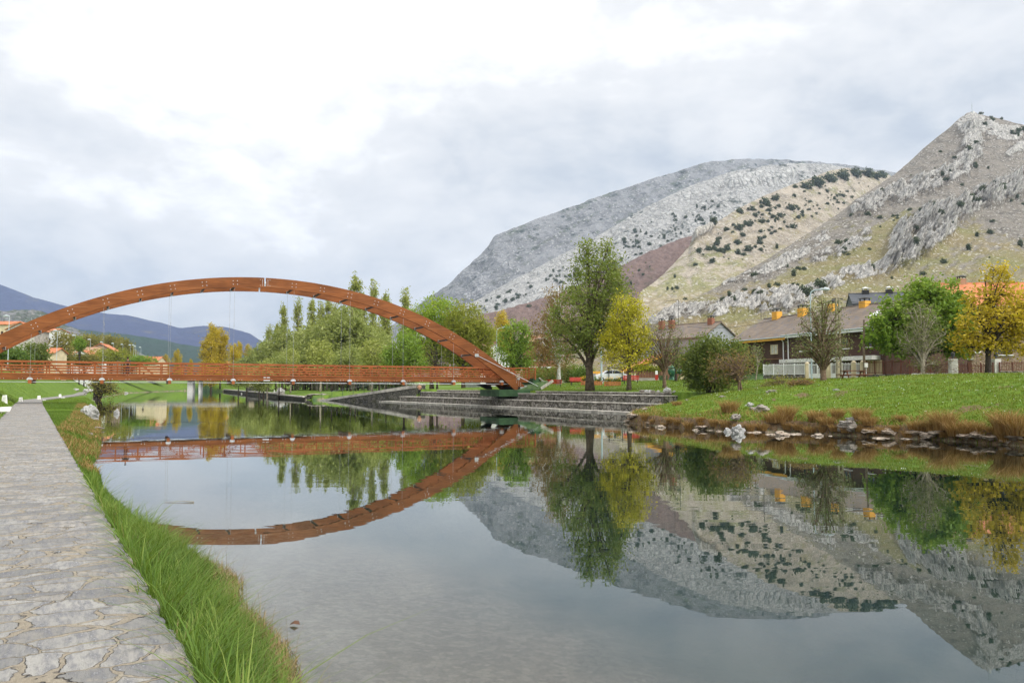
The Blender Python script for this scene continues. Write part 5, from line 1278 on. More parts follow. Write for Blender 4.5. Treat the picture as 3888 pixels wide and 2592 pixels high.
for k in range(4): window(Hl, 'B', 14, 9, 2.6 - .38 * k, 1.55, .26, .6, 'cream', 'curtain', False, 0).location.x = -.12
window(Hl, 'B', 14, 9, 5.0, .1, .95, .85, 'cream', 'curtain', False, 1).location.x = -.12
for y_ in (9.6, 8.0): MB().box((-.3, y_, 0), (.3, .35, 1.9)).build('porch_post', M['orange'], Hl)
MB().box((.6, 8.8, 0), (.1, 2.6, 1.9)).build('porch_wall', M['grey_render'], Hl); MB().box((.5, 8.5, -.1), (.1, .7, 1.6)).build('door', M['white'], Hl)
MB().tube([(-.5, 6.2, 1.2), (-.5, 6.2, -.9)], .05, 6).build('downpipe', M['white'], Hl)
Ht = house('brick_house', 'red brick house with white balcony edge behind the fresh green tree', house_at(1985, 142), R(0), 5.5, 7, 6.6, 7.8, 'brick_red', 'tile_pale', .3)
window(Ht, 'F', 5.5, 7, 2.6, 1.0, 2.0, 1.4, 'white', 'curtain'); MB().box((2.9, -3.9, 2.35), (5.6, .8, .25)).build('balcony', M['white'], Ht); chimney(Ht, 1.9, -1.5, 6.4, 1.0, 1.2, 'brick_red'); window(Ht, 'F', 5.5, 7, 2.6, 3.6, 1.6, 1.2, 'brown_frame')
Hw = house('white_house', 'white gabled house half hidden behind the foot of the arch', house_at(1880, 150), R(118), 8, 6, 4.6, 7.0, 'white_wall', 'tile_pale', .3); window(Hw, 'B', 8, 6, 0, 2.6, 1.1, 1.2)
Hst = house('stone_house', 'stone house with bright orange tiled roof behind the golden maple', house_at(3640, 88) + Vector((0, 5, 0)), R(-4), 14, 10, 7.9, 10.6, 'house_stone', 'tile_orange', .6, 'brown_frame')
for u, z, w_, h2 in ((5.0, 2.6, 1.7, .95), (11, 2.6, 1.7, .95), (5.0, 5.4, 1.3, 1.3), (9.5, 5.4, 1.3, 1.3), (1.2, 5.2, 1.1, 1.3)): window(Hst, 'F', 14, 10, u, z, w_, h2, 'brown_frame', 'glass')
MB().box((1.2, -5.06, .9), (1.0, .1, 2.3)).build('door', M['brown_frame'], Hst); MB().box((1.2, -5.5, 2.85), (2.1, 1.0, .2)).build('door_canopy', M['white_stone'], Hst); MB().box((1.2, -5.09, 2.2), (1.6, .12, .25)).build('lintel', M['white_stone'], Hst)
Hs2 = house('stone_house', 'lower wing of the stone house with small orange roof behind the chestnut', house_at(3480, 90) + Vector((0, 4, 0)), R(-4), 4.4, 8, 6.4, 8.6, 'house_stone', 'tile_orange', .5); window(Hs2, 'F', 4.4, 8, 2, 2.0, 1.2, 1.0, 'white', 'curtain'); window(Hs2, 'F', 4.4, 8, 2, 4.6, 1.1, 1.1)
chimney(Hst, 3.2, 0, 10.4, .8, .9, 'tile_pale')

# left bank town
def town(name, label, px, D, wpx, yeave, yridge, dp, wall, roof, rz=0, fascia=None):
    p_ = at(px, 1463, D); zg = hz(p_.x, D); s_ = m_(D)
    return house(name, label, Vector((p_.x, D + dp / 2 * abs(math.cos(R(rz))), zg)), R(rz), wpx * s_, dp, EYE + (1463 - yeave) * s_ - zg, EYE + (1463 - yridge) * s_ - zg, wall, roof, .35, fascia, gutter=False)
Hgy = town('gable_house', 'grey gabled house with red roof edge by the leftmost street lamp', 66, 205, 150, 1250, 1224, 6.4, 'concrete', 'tile_orange', 100)
Hwh = town('white_building', 'white two storey building with rows of small windows under the arch', 108, 235, 82, 1256, 1246, 9, 'white_wall', 'tile_orange')
Lw = 82 * m_(235)
for i in range(6):
    for z_ in (8.9, 5.6): window(Hwh, 'F', Lw, 9, .7 + i * .98, z_ + .5, .42, 1.5, 'slate', 'glass', False, 0)
Hye = town('yellow_building', 'yellow building cut by the left edge of the photo', -60, 240, 92, 1232, 1218, 9, 'cream', 'tile_orange')
for i in range(5): window(Hye, 'F', 7, 9, .8 + i * 1.3, 11.5, .6, 1.2)
H1_ = town('tiled_house', 'stone house with wide orange roof beside the far wood', 372, 290, 140, 1330, 1304, 8.5, 'house_stone', 'tile_orange', 104); window(H1_, 'B', 9, 8.5, 1.5, 5.2, .8, 1.0, 'white'); window(H1_, 'B', 9, 8.5, -1.5, 5.2, .8, 1.0, 'white'); window(H1_, 'B', 9, 8.5, 0, 3, .8, 1.0, 'white')
H2_ = town('tiled_house', 'white fronted house with pale orange roof left of the wide orange roof', 303, 264, 120, 1352, 1330, 6.8, 'white_wall', 'tile_orange', 100)
for u in (-1.8, 0, 1.8): window(H2_, 'B', 7, 6.8, u, 3.6, .7, 1.0)
H3_ = town('tiled_house', 'house with long pale tiled roof between the brown green tree and the wide orange roof', 268, 278, 90, 1348, 1318, 8, 'white_wall', 'tile_pale'); window(H3_, 'F', 6, 8, 2, 3, .8, 1)
H4_ = town('tiled_house', 'small house with red roof below the white building', 165, 205, 36, 1340, 1322, 6, 'cream', 'tile_orange'); window(H4_, 'F', 2, 6, 1, 2, .6, 1)
H5_ = town('tiled_house', 'long low roofed house at the right end of the lamp row', 525, 345, 75, 1378, 1354, 9, 'cream', 'tile_orange', -8); window(H5_, 'F', 7, 9, 3, 2, .8, 1)
H6_ = town('tiled_house', 'tiny pale house with orange roof above the middle of the handrail', 852, 380, 28, 1386, 1372, 6, 'white_wall', 'tile_orange'); window(H6_, 'F', 3, 6, 1.6, 4, .6, 1)

# ================================================================== FENCES, POLES, LAMPS
def fence(name, label, p0, p1, h_, post_h, mat, pmat, npost, pick=.16, base=0.0, bmat='concrete', group=None):
    p0, p1 = Vector(p0), Vector(p1); r = thing(name, label, 'fence' if 'gate' not in name else 'gate', p0, 0, group); d = p1 - p0; L = d.length; u = d / L
    mb = MB(); k = int(L / pick)
    for i in range(k + 1):
        q = u * (L * i / k); mb.bar(q + Vector((0, 0, base + .08)), q + Vector((0, 0, h_ + (.06 if i % 2 else 0))), .035, .035, (0, 1, 0))
    for z_ in (base + .14, h_ - .12): mb.bar(Vector((0, 0, z_)), d + Vector((0, 0, z_)), .05, .05)
    mb.build('railing', M[mat], r)
    if base: MB().bar(Vector((0, 0, base / 2 - .25)), d + Vector((0, 0, base / 2 - .25)), .25, base + .5).build('base_wall', M[bmat], r)
    for i in range(npost):
        q = d * (i / max(1, npost - 1)); MB().box(q + Vector((0, 0, post_h / 2)), (.09, .09, post_h)).build('post', M[pmat], r)
    return r
def gp(px, D): p_ = at(px, 1463, D); return Vector((p_.x, D, hz(p_.x, D)))
fence('metal_fence', 'white metal picket fence on a low wall in front of the dark brick house', gp(2900, 89), gp(3058, 84), 1.55, 1.6, 'white', 'white', 5, .12, .38, 'rubble')
lasts = []
for a, b_, lab in ((3073, 3105, 'white metal gate directly left of the lamp post'), (3107, 3138, 'white metal gate behind the forked grey tree'), (3157, 3183, 'white metal gate just left of the concrete pole'), (3197, 3238, 'pale metal gate behind the picnic table'), (3249, 3271, 'narrow white gate left of the wooden pole')):
    D1 = 84 - (a - 3058) * .022
    r = fence('metal_gate', lab, gp(a, D1), gp(b_, D1 - .5), 1.5, 1.55, 'white', 'white', 2, .12, group='white metal gates of the row house')
    d = gp(b_, D1 - .5) - gp(a, D1); MB().bar(Vector((0, 0, .28)), d + Vector((0, 0, .28)), .03, .5).build('kick_panel', M['white'], r)
for px, lab in ((3066, 'cream round topped gate pillar at the end of the white fence'), (3147, 'cream round topped gate pillar right of the forked grey tree'), (3190, 'cream gate pillar hidden beside the concrete pole'), (3243, 'cream round topped gate pillar behind the picnic table'), (3277, 'cream gate pillar right of the narrow white gate')):
    p_ = gp(px, 84 - (px - 3058) * .022); g_ = tag(MB().box((0, 0, .75), (.38, .38, 1.5)).tube([(0, 0, 1.5), (0, 0, 1.62), (0, 0, 1.7), (0, 0, 1.73)], [.24, .2, .11, .02], 10).build('gate_pillar', M['cream']), lab, 'pillar', 'cream gate pillars')
    g_.location = p_
fence('iron_fence', 'dark red iron fence with white coping in front of the cream garage door', gp(3292, 76), gp(3455, 73), 1.55, 1.6, 'iron_red', 'iron_red', 6, .13, .35, 'rubble')
fence('iron_fence', 'pale stone wall with dark red railing behind the chestnut trunk', gp(3462, 73), gp(3608, 72), 1.3, 1.3, 'iron_red', 'iron_red', 5, .13, .4, 'white_stone')
fence('iron_gate', 'dark red iron gate between the two stone pillars', gp(3634, 71.6), gp(3772, 71), 1.15, 1.3, 'iron_red', 'iron_red', 4, .12)
fence('iron_fence', 'dark red railing on a rubble wall right of the maple', gp(3798, 71), gp(4050, 70), 1.35, 1.35, 'iron_red', 'iron_red', 6, .13, .55, 'rubble')
for px, lab in ((3621, 'pale stone gate pillar with blue grey lantern left of the maple'), (3785, 'pale stone gate pillar with blue grey lantern right of the maple trunk')):
    r = thing('stone_pillar', lab, 'pillar', gp(px, 71.4), 0, 'stone gate pillars')
    for k in range(5): MB().box((0, 0, .16 + k * .325), (.56, .56, .31)).build('block', M['white_stone'], r)
    la = MB().lathe((0, 0, 1.62), [(.06, 0), (.05, .16), (.16, .2), (.17, .5), (.05, .6)], 10).build('lantern', M['slate'], r)
# poles
cp = thing('utility_pole', 'tall pale concrete lattice utility pole behind the forked grey tree', 'pole', gp(3186, 76)); H = EYE + (1463 - 1128) * m_(76) - cp.location.z
mb = MB()
for sg in (-1, 1): mb.bar((sg * .2, 0, -.2), (sg * .12, 0, H), .09, .26, (0, 1, 0))
for k in range(11): mb.box((0, 0, .4 + k * (H - .6) / 10), (.34 - .012 * k, .2, .16))
mb.build('shaft', M['pole_conc'], cp)
MB().bar((-.5, 0, H - .12), (.5, 0, H - .12), .07, .07).bar((-.4, 0, H - .5), (.4, 0, H - .5), .05, .05).build('crossarm', M['dark_steel'], cp)
wp = thing('utility_pole', 'short weathered wooden pole with pale meter box beside the picnic table', 'pole', gp(3284, 74)); H2 = EYE + (1463 - 1214) * m_(74) - wp.location.z
MB().tube([(0, 0, -.2), (-.03, 0, H2 * .5), (.04, 0, H2)], [.13, .11, .07], 8).build('shaft', M['pole_wood'], wp); MB().box((.06, -.18, 1.15), (.26, .2, .4)).build('meter_box', M['white_stone'], wp); MB().tube([(.1, -.12, .95), (.1, -.12, 0)], .03, 6).build('conduit', M['white'], wp)
def lamp(name, label, loc, H, arm, rz, mat, group=None, head=.9):
    r = thing(name, label, 'street lamp', loc, rz, group)
    MB().tube([(0, 0, -.1), (0, 0, 1.0), (0, 0, 1.05), (0, 0, H - .5)] , [.09, .085, .07, .05], 8).build('pole', M[mat], r)
    if arm > .2: MB().tube([(0, 0, H - .5), (.1 * arm, 0, H - .2), (.45 * arm, 0, H - .03), (arm, 0, H)], [.05, .045, .04, .035], 6).build('arm', M[mat], r)
    else: MB().tube([(0, 0, H - .5), (0, 0, H)], .045, 6).build('arm', M[mat], r)
    MB().tube([(arm - .15, 0, H + .02), (arm + .1, 0, H + .05), (arm + head * .5, 0, H + .07), (arm + head * .85, 0, H + .03), (arm + head, 0, H)], [.04, .11, .17, .13, .03], 8).build('lamp_head', M['lamp_grey'], r)
    return r
lp = gp(3083, 79); lamp('street_lamp', 'pale blue curved street lamp above the white gates', lp, EYE + (1463 - 1098) * m_(79) - lp.z, 1.0, 0, 'pole_blue')
lp = gp(1886, 122); lamp('street_lamp', 'curved street lamp rising among the trees behind the arch foot', lp, EYE + (1463 - 1244) * m_(122) - lp.z, .9, 0, 'lamp_grey', None, 1.1)
lp = gp(2284, 102); pb = tag(MB().tube([(0, 0, -.1), (0, 0, EYE + (1463 - 1330) * m_(102) - lp.z)], [.13, .1], 10).tube([(0, 0, 0), (0, 0, .25)], .2, 10).build('signal_pole', M['pole_blue']), 'plain pale blue pole beside the white parked car', 'pole'); pb.location = lp
first_l = None
LN = ['nearest and tallest lamp of the left bank row', 'second lamp of the left bank row, beside the white building', 'third lamp of the left bank row, right of the brown green tree', 'fourth lamp of the left bank row, above the pale tiled roof', 'fifth lamp of the left bank row, at the first hanger pair', 'sixth lamp of the left bank row, above the wide orange roof', 'seventh lamp of the left bank row', 'eighth lamp of the left bank row, left of a tight pair', 'left lamp of the tight pair in the left bank row', 'right lamp of the tight pair in the left bank row', 'last and smallest lamp of the left bank row']
for i, (px, py) in enumerate([(27, 1200), (212, 1256), (281, 1274), (339, 1289), (385, 1299), (428, 1304), (463, 1308), (493, 1310), (505, 1310), (512, 1315), (532, 1319)]):
    D = 138 if i == 0 else 205 + (px - 212) * .6; p_ = at(px, 1463, D); zg = hz(p_.x, D); Hh = EYE + (1463 - py) * D / F - zg
    if first_l is None: first_l = lamp('street_lamp', LN[i], (p_.x, D, zg), Hh, .05, R(180), 'lamp_grey', 'street lamps along the left bank road', 1.0); H_first = Hh
    else: dup(first_l, (p_.x, D, zg), scale=(1, 1, Hh / H_first), label=LN[i])
def cable(label, pts, sag, rad=.018):
    mb = MB()
    for a, b_ in zip(pts[:-1], pts[1:]):
        ps_ = [Vector(a).lerp(Vector(b_), t) - Vector((0, 0, sag * 4 * t * (1 - t))) for t in np.linspace(0, 1, 9)]
        mb.tube(ps_, rad, 4)
    return tag(mb.build('overhead_cable', M['black']), label, 'cable')
ct = cp.location + Vector((0, 0, H - .1))
cable('black overhead cable from the concrete pole sagging over the brown roof to the left', [ct, at(2610, 1240, 104)], 1.1)
cable('black overhead cable from the concrete pole to the right in front of the slate house', [ct, at(3420, 1150, 80)], .3)
cable('thin black cable sagging above the handrail between the golden poplars', [at(440, 1355, 190), at(1010, 1338, 240)], 3.4, .05)
an = tag(MB().tube([(0, 0, 0), (0, 0, 3.6)], .03, 5).bar((-1.6, 0, 3.4), (0, 0, 3.5), .05, .05).bar((-.3, 0, 2.7), (.3, 0, 2.7), .04, .04).build('roof_antenna', M['dark_steel']), 'thin roof antenna with side arm above the brick chimneys', 'antenna'); an.location = at(2576, 1237, 112)
an2 = tag(MB().tube([(0, 0, 0), (0, 0, 3.8)], .03, 5).bar((-.4, 0, 3.3), (.4, 0, 3.3), .04, .04).build('roof_antenna', M['dark_steel']), 'slim straight roof antenna left of the first orange chimney', 'antenna'); an2.location = at(2890, 1214, 103)
rm_ = thing('radio_mast', 'lattice radio mast on the tip of the rocky peak', 'mast', hill_pt('rocky_peak_hill', 3684, 440))
mb = MB()
for k in range(3):
    a = k * 2.09; mb.tube([(math.cos(a) * .9, math.sin(a) * .9, -1), (math.cos(a) * .25, math.sin(a) * .25, 14)], .16, 4)
for k in range(7): mb.tube([(-.8 + .08 * k, 0, 2 * k), (.7 - .08 * k, 0, 2 * k + 1.6)], .1, 4)
mb.build('lattice', M['lamp_grey'], rm_); MB().box((2.2, 0, 1), (2.6, 2.2, 3.4)).build('hut', M['white_wall'], rm_); MB().tube([(0, 0, 14), (0, 0, 18)], .12, 5).build('antenna', M['lamp_grey'], rm_)

# ================================================================== PARK FURNITURE
def bench(label, px, D, rz):
    r = thing('park_bench', label, 'bench', gp(px, D), R(rz), 'red park benches')
    for k in range(3): MB().box((0, -.12 - .15 * k, .44), (1.85, .12, .045)).build('seat_slat', M['red_paint'], r)
    for k in range(3): MB().bar((-.92, .06 + .045 * k, .58 + .16 * k), (.92, .06 + .045 * k, .58 + .16 * k), .04, .125, (0, .25, 1)).build('back_slat', M['red_paint'], r)
    for sx in (-.75, .75): MB().bar((sx, -.45, 0), (sx, -.42, .42), .06, .06, (0, 1, 0)).bar((sx, .02, 0), (sx, .17, .98), .06, .06, (0, 1, 0)).bar((sx, -.46, .41), (sx, .04, .41), .06, .05).build('leg_frame', M['black'], r)
    return r
bench('dark slatted red bench seen from behind by the bridge end', 2104, 101, 180); bench('bright red bench facing the river left of the tallest tree', 2191, 103, 8); bench('red bench behind the trunk of the yellow green tree', 2396, 96, -12)
def planter(label, px, D, rz, L, seed, col_='flower', n=16):
    r = thing('flower_planter', label, 'planter', gp(px, D), R(rz), 'wooden flower planters')
    mb = MB()
    for k in range(3): mb.box((0, 0, .09 + .165 * k), (L, .62, .155))
    for sx in (-1, 1):
        for sy in (-1, 1): mb.box((sx * (L / 2), sy * .31, .26), (.09, .09, .56))
    mb.build('planter_box', M['planter_wood'], r)
    q = np.random.RandomState(seed); C = np.c_[q.uniform(-L / 2 + .1, L / 2 - .1, n), q.uniform(-.2, .2, n), q.uniform(.55, .75, n)]
    V, Fc, t = leaf_cloud(C, np.ones(n), 26, .12, .13, q); mesh_np('foliage', V, Fc, LM['green'], r, attrs={'tint': t})
    k = q.choice(n, max(3, n // 3)); V, Fc, t = leaf_cloud(C[k] + (0, 0, .22), np.ones(len(k)), 34, .12, .11, q); mesh_np('flowers', V, Fc, LM[col_], r, attrs={'tint': t})
    return r
planter('wooden planter with yellow flowers beside the bridge end', 2045, 101, -4, 1.7, 1); planter('wooden planter with yellow flowers behind the tallest tree trunk', 2232, 101, -6, 1.6, 2); planter('wooden planter right of the tallest tree trunk with little growing in it', 2262, 99, -8, 1.5, 3, 'rust', 8); planter('wooden planter with one yellow clump in front of the white car', 2326, 94, -10, 1.75, 4)
# cast iron valve
vr = thing('cast_iron_valve', 'big green cast iron water valve on display behind the thin leaved tree', 'valve', gp(2552, 101), R(6))
MB().lathe((0, 0, 0), [(.55, 0), (.55, .08), (.42, .14), (.30, .5), (.30, .7), (.44, .82), (.52, 1.1), (.52, 1.28), (.42, 1.42), (.40, 1.5), (.50, 1.52), (.50, 1.6), (.34, 1.72), (.18, 1.8), (.09, 1.84), (.09, 1.94), (.02, 1.98)], 20).build('valve_body', M['green_metal'], vr, smooth=True)
MB().tube([(.4, 0, 1.12), (.95, 0, 1.12), (.96, 0, 1.12)], [.30, .27, .27], 16).tube([(.88, 0, 1.12), (1.02, 0, 1.12)], .44, 18).tube([(1.02, 0, 1.12), (1.12, 0, 1.12), (1.17, 0, 1.12)], [.36, .33, .2], 16).build('side_pipe', M['green_metal'], vr, smooth=False)
MB().tube([(-.1, -.42, .95), (-.16, -.62, .95), (-.17, -.66, .95)], [.34, .34, .27], 16).tube([(-.17, -.64, .95), (-.19, -.72, .95)], .12, 10).build('flange', M['green_metal'], vr)
MB().box((0, 0, -.06), (1.5, 1.2, .14)).build('plinth', M['concrete'], vr)
# parked car behind the planter
car = thing('parked_car', 'silver white parked car half hidden behind a planter', 'car', gp(2318, 107), R(4))
prof = [(-2.0, .45), (-2.05, .75), (-1.85, .95), (-1.1, 1.05), (-.55, 1.45), (.75, 1.48), (1.6, 1.05), (1.98, .95), (2.05, .5), (1.9, .28), (-1.9, .28)]
mbc = MB().prism([(x, -.82, z) for x, z in prof], (0, 1.64, 0)); mbc.build('body', M['car_paint'], car, bevel=.05)
MB().prism([(x, -.83, z) for x, z in ((-1.0, 1.06), (-.5, 1.39), (.1, 1.41), (.1, 1.06))], (0, .02, 0)).prism([(x, -.83, z) for x, z in ((.17, 1.06), (.17, 1.41), (.72, 1.41), (1.35, 1.07))], (0, .02, 0)).build('side_window', M['glass'], car)
for sx in (-1.3, 1.3):
    for sy in (-.76, .76):
        wl = MB().tube([(sx, sy - .1, .31), (sx, sy + .1, .31)], .31, 18).build('wheel', M['tyre'], car); MB().tube([(sx, sy - .11, .31), (sx, sy + .11, .31)], .18, 12).build('rim', M['steel'], wl)
for sy in (-.6, .6): MB().box((-2.0, sy, .78), (.12, .3, .14)).build('headlight', M['curtain'], car)
# hedge on a trellis, bin, green kerbs, street canopy
he = thing('trellis_hedge', 'clipped green hedge topping a brown wooden trellis left of the valve', 'hedge', gp(2462, 103), R(-3))
q = np.random.RandomState(5); C = np.c_[q.uniform(-1.6, 1.7, 70), q.uniform(-.25, .25, 70), 1.55 + q.uniform(-.28, .28, 70)]; V, Fc, t = leaf_cloud(C, np.ones(70), 30, .16, .14, q); mesh_np('foliage', V, Fc, LM['oliveg'], he, attrs={'tint': t})
mb = MB()
for k in range(16): mb.bar((-1.4 + k * .19, 0, .3), (-1.4 + k * .19, 0, 1.4), .1, .03, (0, 1, 0))
mb.box((0, .04, 1.38), (3.1, .06, .08)).box((0, .04, .35), (3.1, .06, .08)); mb.build('trellis', M['table_wood'], he); MB().box((0, .1, .12), (3.3, .4, .5)).build('base_wall', M['concrete'], he)
bi = thing('litter_bin', 'small red litter bin with white top left of the green valve', 'bin', gp(2493, 101)); MB().box((0, 0, .42), (.34, .3, .62)).tube([(0, .17, 0), (0, .17, 1.1)], .03, 6).build('bin_body', M['red_paint'], bi); MB().box((0, 0, .98), (.28, .2, .46)).build('notice', M['white'], bi)
for px, D, L, lab, mt_ in ((2518, 102, 1.0, 'low green kerb wall between bin and valve', 'green_conc'), (2598, 101, 1.3, 'low peach coloured wall right of the valve', 'cream'), (2850, 84, 2.5, 'low green wall left of the white fence', 'green_conc')):
    o = tag(MB().box((0, 0, .2), (L, .3, .75)).box((0, 0, .6), (L + .1, .4, .08)).build('low_wall', M[mt_]), lab, 'wall'); o.location = gp(px, D)
cn = thing('pergola', 'black metal pergola frame behind the yellow green tree', 'pergola', gp(2360, 106)); 
for x in (-1.6, .1, 1.5): MB().box((x, 0, .8), (.1, .1, 1.9)).build('post', M['black'], cn)
MB().box((0, 0, 1.72), (3.6, .3, .1)).build('beam', M['black'], cn)
# picnic table
pt = thing('picnic_table', 'dark wooden picnic table with benches on the crest of the grass bank', 'table', gp(3243, 63.5), R(4))
for k in range(4): MB().box((0, -.3 + .2 * k, .76), (1.75, .18, .05)).build('top_board', M['table_wood'], pt)
for sy in (-.78, .78): MB().box((0, sy, .46), (2.0, .26, .05)).build('bench_board', M['table_wood'], pt)
for sx in (-.65, .65): MB().bar((sx, -.7, 0), (sx, -.15, .73), .07, .1, (1, 0, 0)).bar((sx, .7, 0), (sx, .15, .73), .07, .1, (1, 0, 0)).bar((sx, -.85, .40), (sx, .85, .40), .07, .1).bar((sx, -.38, .70), (sx, .38, .70), .07, .1).build('leg_frame', M['table_wood'], pt)
for i, (px, D, wm_, hm2, lf, lab) in enumerate([(2020, 125, 3.4, 2.2, 'bush', 'dark green garden shrub behind the first planter'), (2085, 122, 3.0, 2.6, 'deep', 'olive garden shrub behind the dark slatted bench'), (2150, 120, 3.4, 2.4, 'bush', 'dark garden shrub right of the birch trunk'), (2215, 118, 3.0, 2.2, 'green', 'mid green garden shrub behind the tallest trunk'), (2180, 128, 4.0, 3.4, 'deep', 'tall olive shrub between birch and tallest tree'), (2040, 134, 4.5, 3.6, 'oliveg', 'tall light olive shrub beside the red brick house'), (2640, 106, 3.0, 2.2, 'bush', 'dark garden shrub hidden behind the rounded green bush'), (2905, 93, 1.6, 1.6, 'bush', 'ivy like dark shrub at the left end of the white fence')]):
    make_tree('garden_shrub', lab, 'shrub', gp(px, D), hm2, [(0, 0, hm2 * .5, wm_ * .5, hm2 * .5), (wm_ * .25, .2, hm2 * .4, wm_ * .35, hm2 * .4)], lf, 'bark_dark', seed=200 + i, nclus=110, per=26, sig=.3, lsize=.22, trunk_r=.06, stems=4, nlimb=6, twigs=False)
# picnic tables and stone seats in the grove
for i, (px, D, lab) in enumerate([(1000, 205, 'left dark picnic table under the bridge among the grove trees'), (1075, 195, 'right dark picnic table under the bridge among the grove trees')]):
    t2 = dup(pt, gp(px, D), R(20 + 30 * i), 1.0, lab, 'picnic tables of the lawn')
gr_ = thing('barbecue', 'brick barbecue with pale chimney under the bridge on the picnic lawn', 'barbecue', gp(957, 225)); MB().box((0, 0, 1.3), (1.4, .8, 3.2)).build('chimney_stack', M['cream'], gr_); MB().box((.4, -.6, .5), (3.4, 1.0, 1.6)).build('hearth', M['rubble_dark'], gr_)
def seat(name, label, px, D, up, rz, grp):
    mb = MB()
    if up: mb.hexa([(-.3, -.12, -.2), (.3, -.12, -.2), (.3, .14, -.2), (-.3, .14, -.2), (-.2, -.05, .78), (.22, -.05, .82), (.22, .1, .82), (-.2, .1, .78)])
    else: mb.hexa([(-.55, -.22, .0), (.5, -.22, .0), (.55, .22, .0), (-.5, .22, .0), (-.6, -.26, .16), (.6, -.2, .2), (.58, .25, .2), (-.55, .25, .16)]).box((0, 0, -.05), (.3, .25, .25))
    o = tag(mb.build(name, M['white_stone'], bevel=.03), label, 'stone seat', grp); o.location = gp(px, D); o.rotation_euler = (0, 0, R(rz)); o.scale = (.72, .72, .7); return o
for i, (u, lo_) in enumerate((((18, 63), (44, 61)), ((80, 83), (98, 78)), ((149, 96), (162, 93)), ((229, 112), (241, 110)))):
    nm = ('nearest', 'second nearest', 'third', 'farthest')[i]
    seat('upright_stone', f'{nm} white upright stone on the left grass slope beside the path', u[0], u[1], True, 20 * i, 'white upright stones on the left slope')
    seat('stone_slab', f'{nm} flat white slab seat next to an upright stone on the left slope', lo_[0], lo_[1], False, 30 + 25 * i, 'white slab seats on the left slope')
seat('stone_slab', 'large white slab at the left photo edge beside the path', -2, 45.5, False, 40, 'white slab seats on the left slope').scale = (1.0, 1.0, 1.4)
for px, D, lab in ((990, 212, 'left white stone seat on the picnic lawn under the bridge'), (1042, 190, 'right white stone seat on the picnic lawn under the bridge'), (918, 240, 'farthest white stone seat on the picnic lawn'), (892, 250, 'small white stone near the end of the quay')):
    seat('upright_stone', lab, px, D, True, px, 'white stones on the picnic lawn')
hd = np.random.RandomState(3); C = []
for px in np.linspace(1110, 1560, 120):
    p_ = at(px, 1463, 262); C.append((p_.x, 262 + hd.uniform(-2, 2), hz(p_.x, 262) + hd.uniform(.3, 4.2)))
V, Fc, t = leaf_cloud(np.array(C), np.ones(120), 60, .9, .7, hd); tag(mesh_np('far_hedge', V, Fc, LM['juniper'], attrs={'tint': t}), kind='stuff')

# ================================================================== ROCKS
def rock_mesh(seed, mat, flat=1.0, sub=4, rough=.28, ridg=.0):
    bm = bmesh.new(); bmesh.ops.create_icosphere(bm, subdivisions=sub, radius=.5)
    from mathutils import noise as mn
    o = Vector((seed * 7.1, seed * 3.3, seed))
    for v in bm.verts:
        d = v.co.normalized(); n = mn.fractal(d * 1.1 + o, .9, 2.0, 5) * rough + abs(mn.noise(d * 2.3 + o)) * -.18
        k = mn.cell(d * 1.9 + o) * .10
        v.co = d * (.5 + n * .9 + k); v.co.z *= flat
    bmesh.ops.smooth_vert(bm, verts=bm.verts, factor=.3, use_axis_x=True, use_axis_y=True, use_axis_z=True)
    me = bpy.data.meshes.new('rock'); bm.to_mesh(me); bm.free(); me.materials.append(M[mat]); return me
RK = {'w': [rock_mesh(i, 'rock_white', .9) for i in range(2)], 't': [rock_mesh(10 + i, 'rock_tan', .5) for i in range(3)], 'g': [rock_mesh(20 + i, 'rock_grey', .7) for i in range(3)]}
def rock(kind, i, px, py, wm_, label, sc3=(1, 1, 1), grp=None, z=None, sink=.25, name='boulder'):
    r_ = ray(px, py)
    Ds = np.geomspace(8, 260, 900); G = terrain(np.c_[r_[0] / r_[1] * Ds, Ds]); zr_ = EYE + r_[2] / r_[1] * Ds
    hit_ = np.where(zr_ <= np.maximum(G[0], 0))[0]; D = Ds[hit_[0]] if len(hit_) else 60
    x = r_[0] / r_[1] * D; me = RK[kind][i % len(RK[kind])]; o = bpy.data.objects.new(name, me); col.objects.link(o)
    s = wm_ * (.72 if kind == 't' else .85); o.location = (x, D, max(hz(x, D), -.1) + s * sc3[2] * (.25 - sink)); o.scale = (s * sc3[0], s * sc3[1], s * sc3[2]); o.rotation_euler = (0, 0, px * .37)
    return tag(o, label, 'rock', grp)
rock('w', 0, 345, 1588, 1.35, 'large white boulder at the left shore edge', (1, .9, 1.1), sink=.02)
rock('w', 1, 443, 1570, .62, 'small pale stone standing alone in the water near the left shore', (.75, .8, 1.3), sink=.05)
rock('w', 1, 2800, 1645, .82, 'white pointed boulder at the waterline of the right bank', (1.0, .9, 1.0), sink=.0)
rock('w', 0, 2760, 1640, .5, 'pale rock leaning on the white pointed boulder', (1, 1, 1.1), sink=.05)
rock('g', 0, 2790, 1607, .6, 'dark grey rock on top of the white pointed boulder', (1, 1, .9), sink=-.2)
rock('w', 1, 2535, 1487, 1.25, 'long white block lying on the lawn below the thin leaved tree', (1.3, .6, .5), sink=.05)
rock('g', 1, 2885, 1560, 1.05, 'brown grey boulder on the slope above the tussocks', (1.1, .9, .9)); rock('w', 0, 2845, 1538, .55, 'small pale rock left of the brown grey boulder', (1, 1, .7)); rock('g', 2, 2928, 1490, .75, 'mossy grey rock on the slope beside the lone twiggy bush', (1.1, .8, .7))
rock('w', 1, 3172, 1482, .5, 'flat pale stone on the open grass slope', (1.4, .7, .35)); rock('g', 0, 2740, 1508, .45, 'small brown stone below the half bare bush', (1.2, .9, .6))
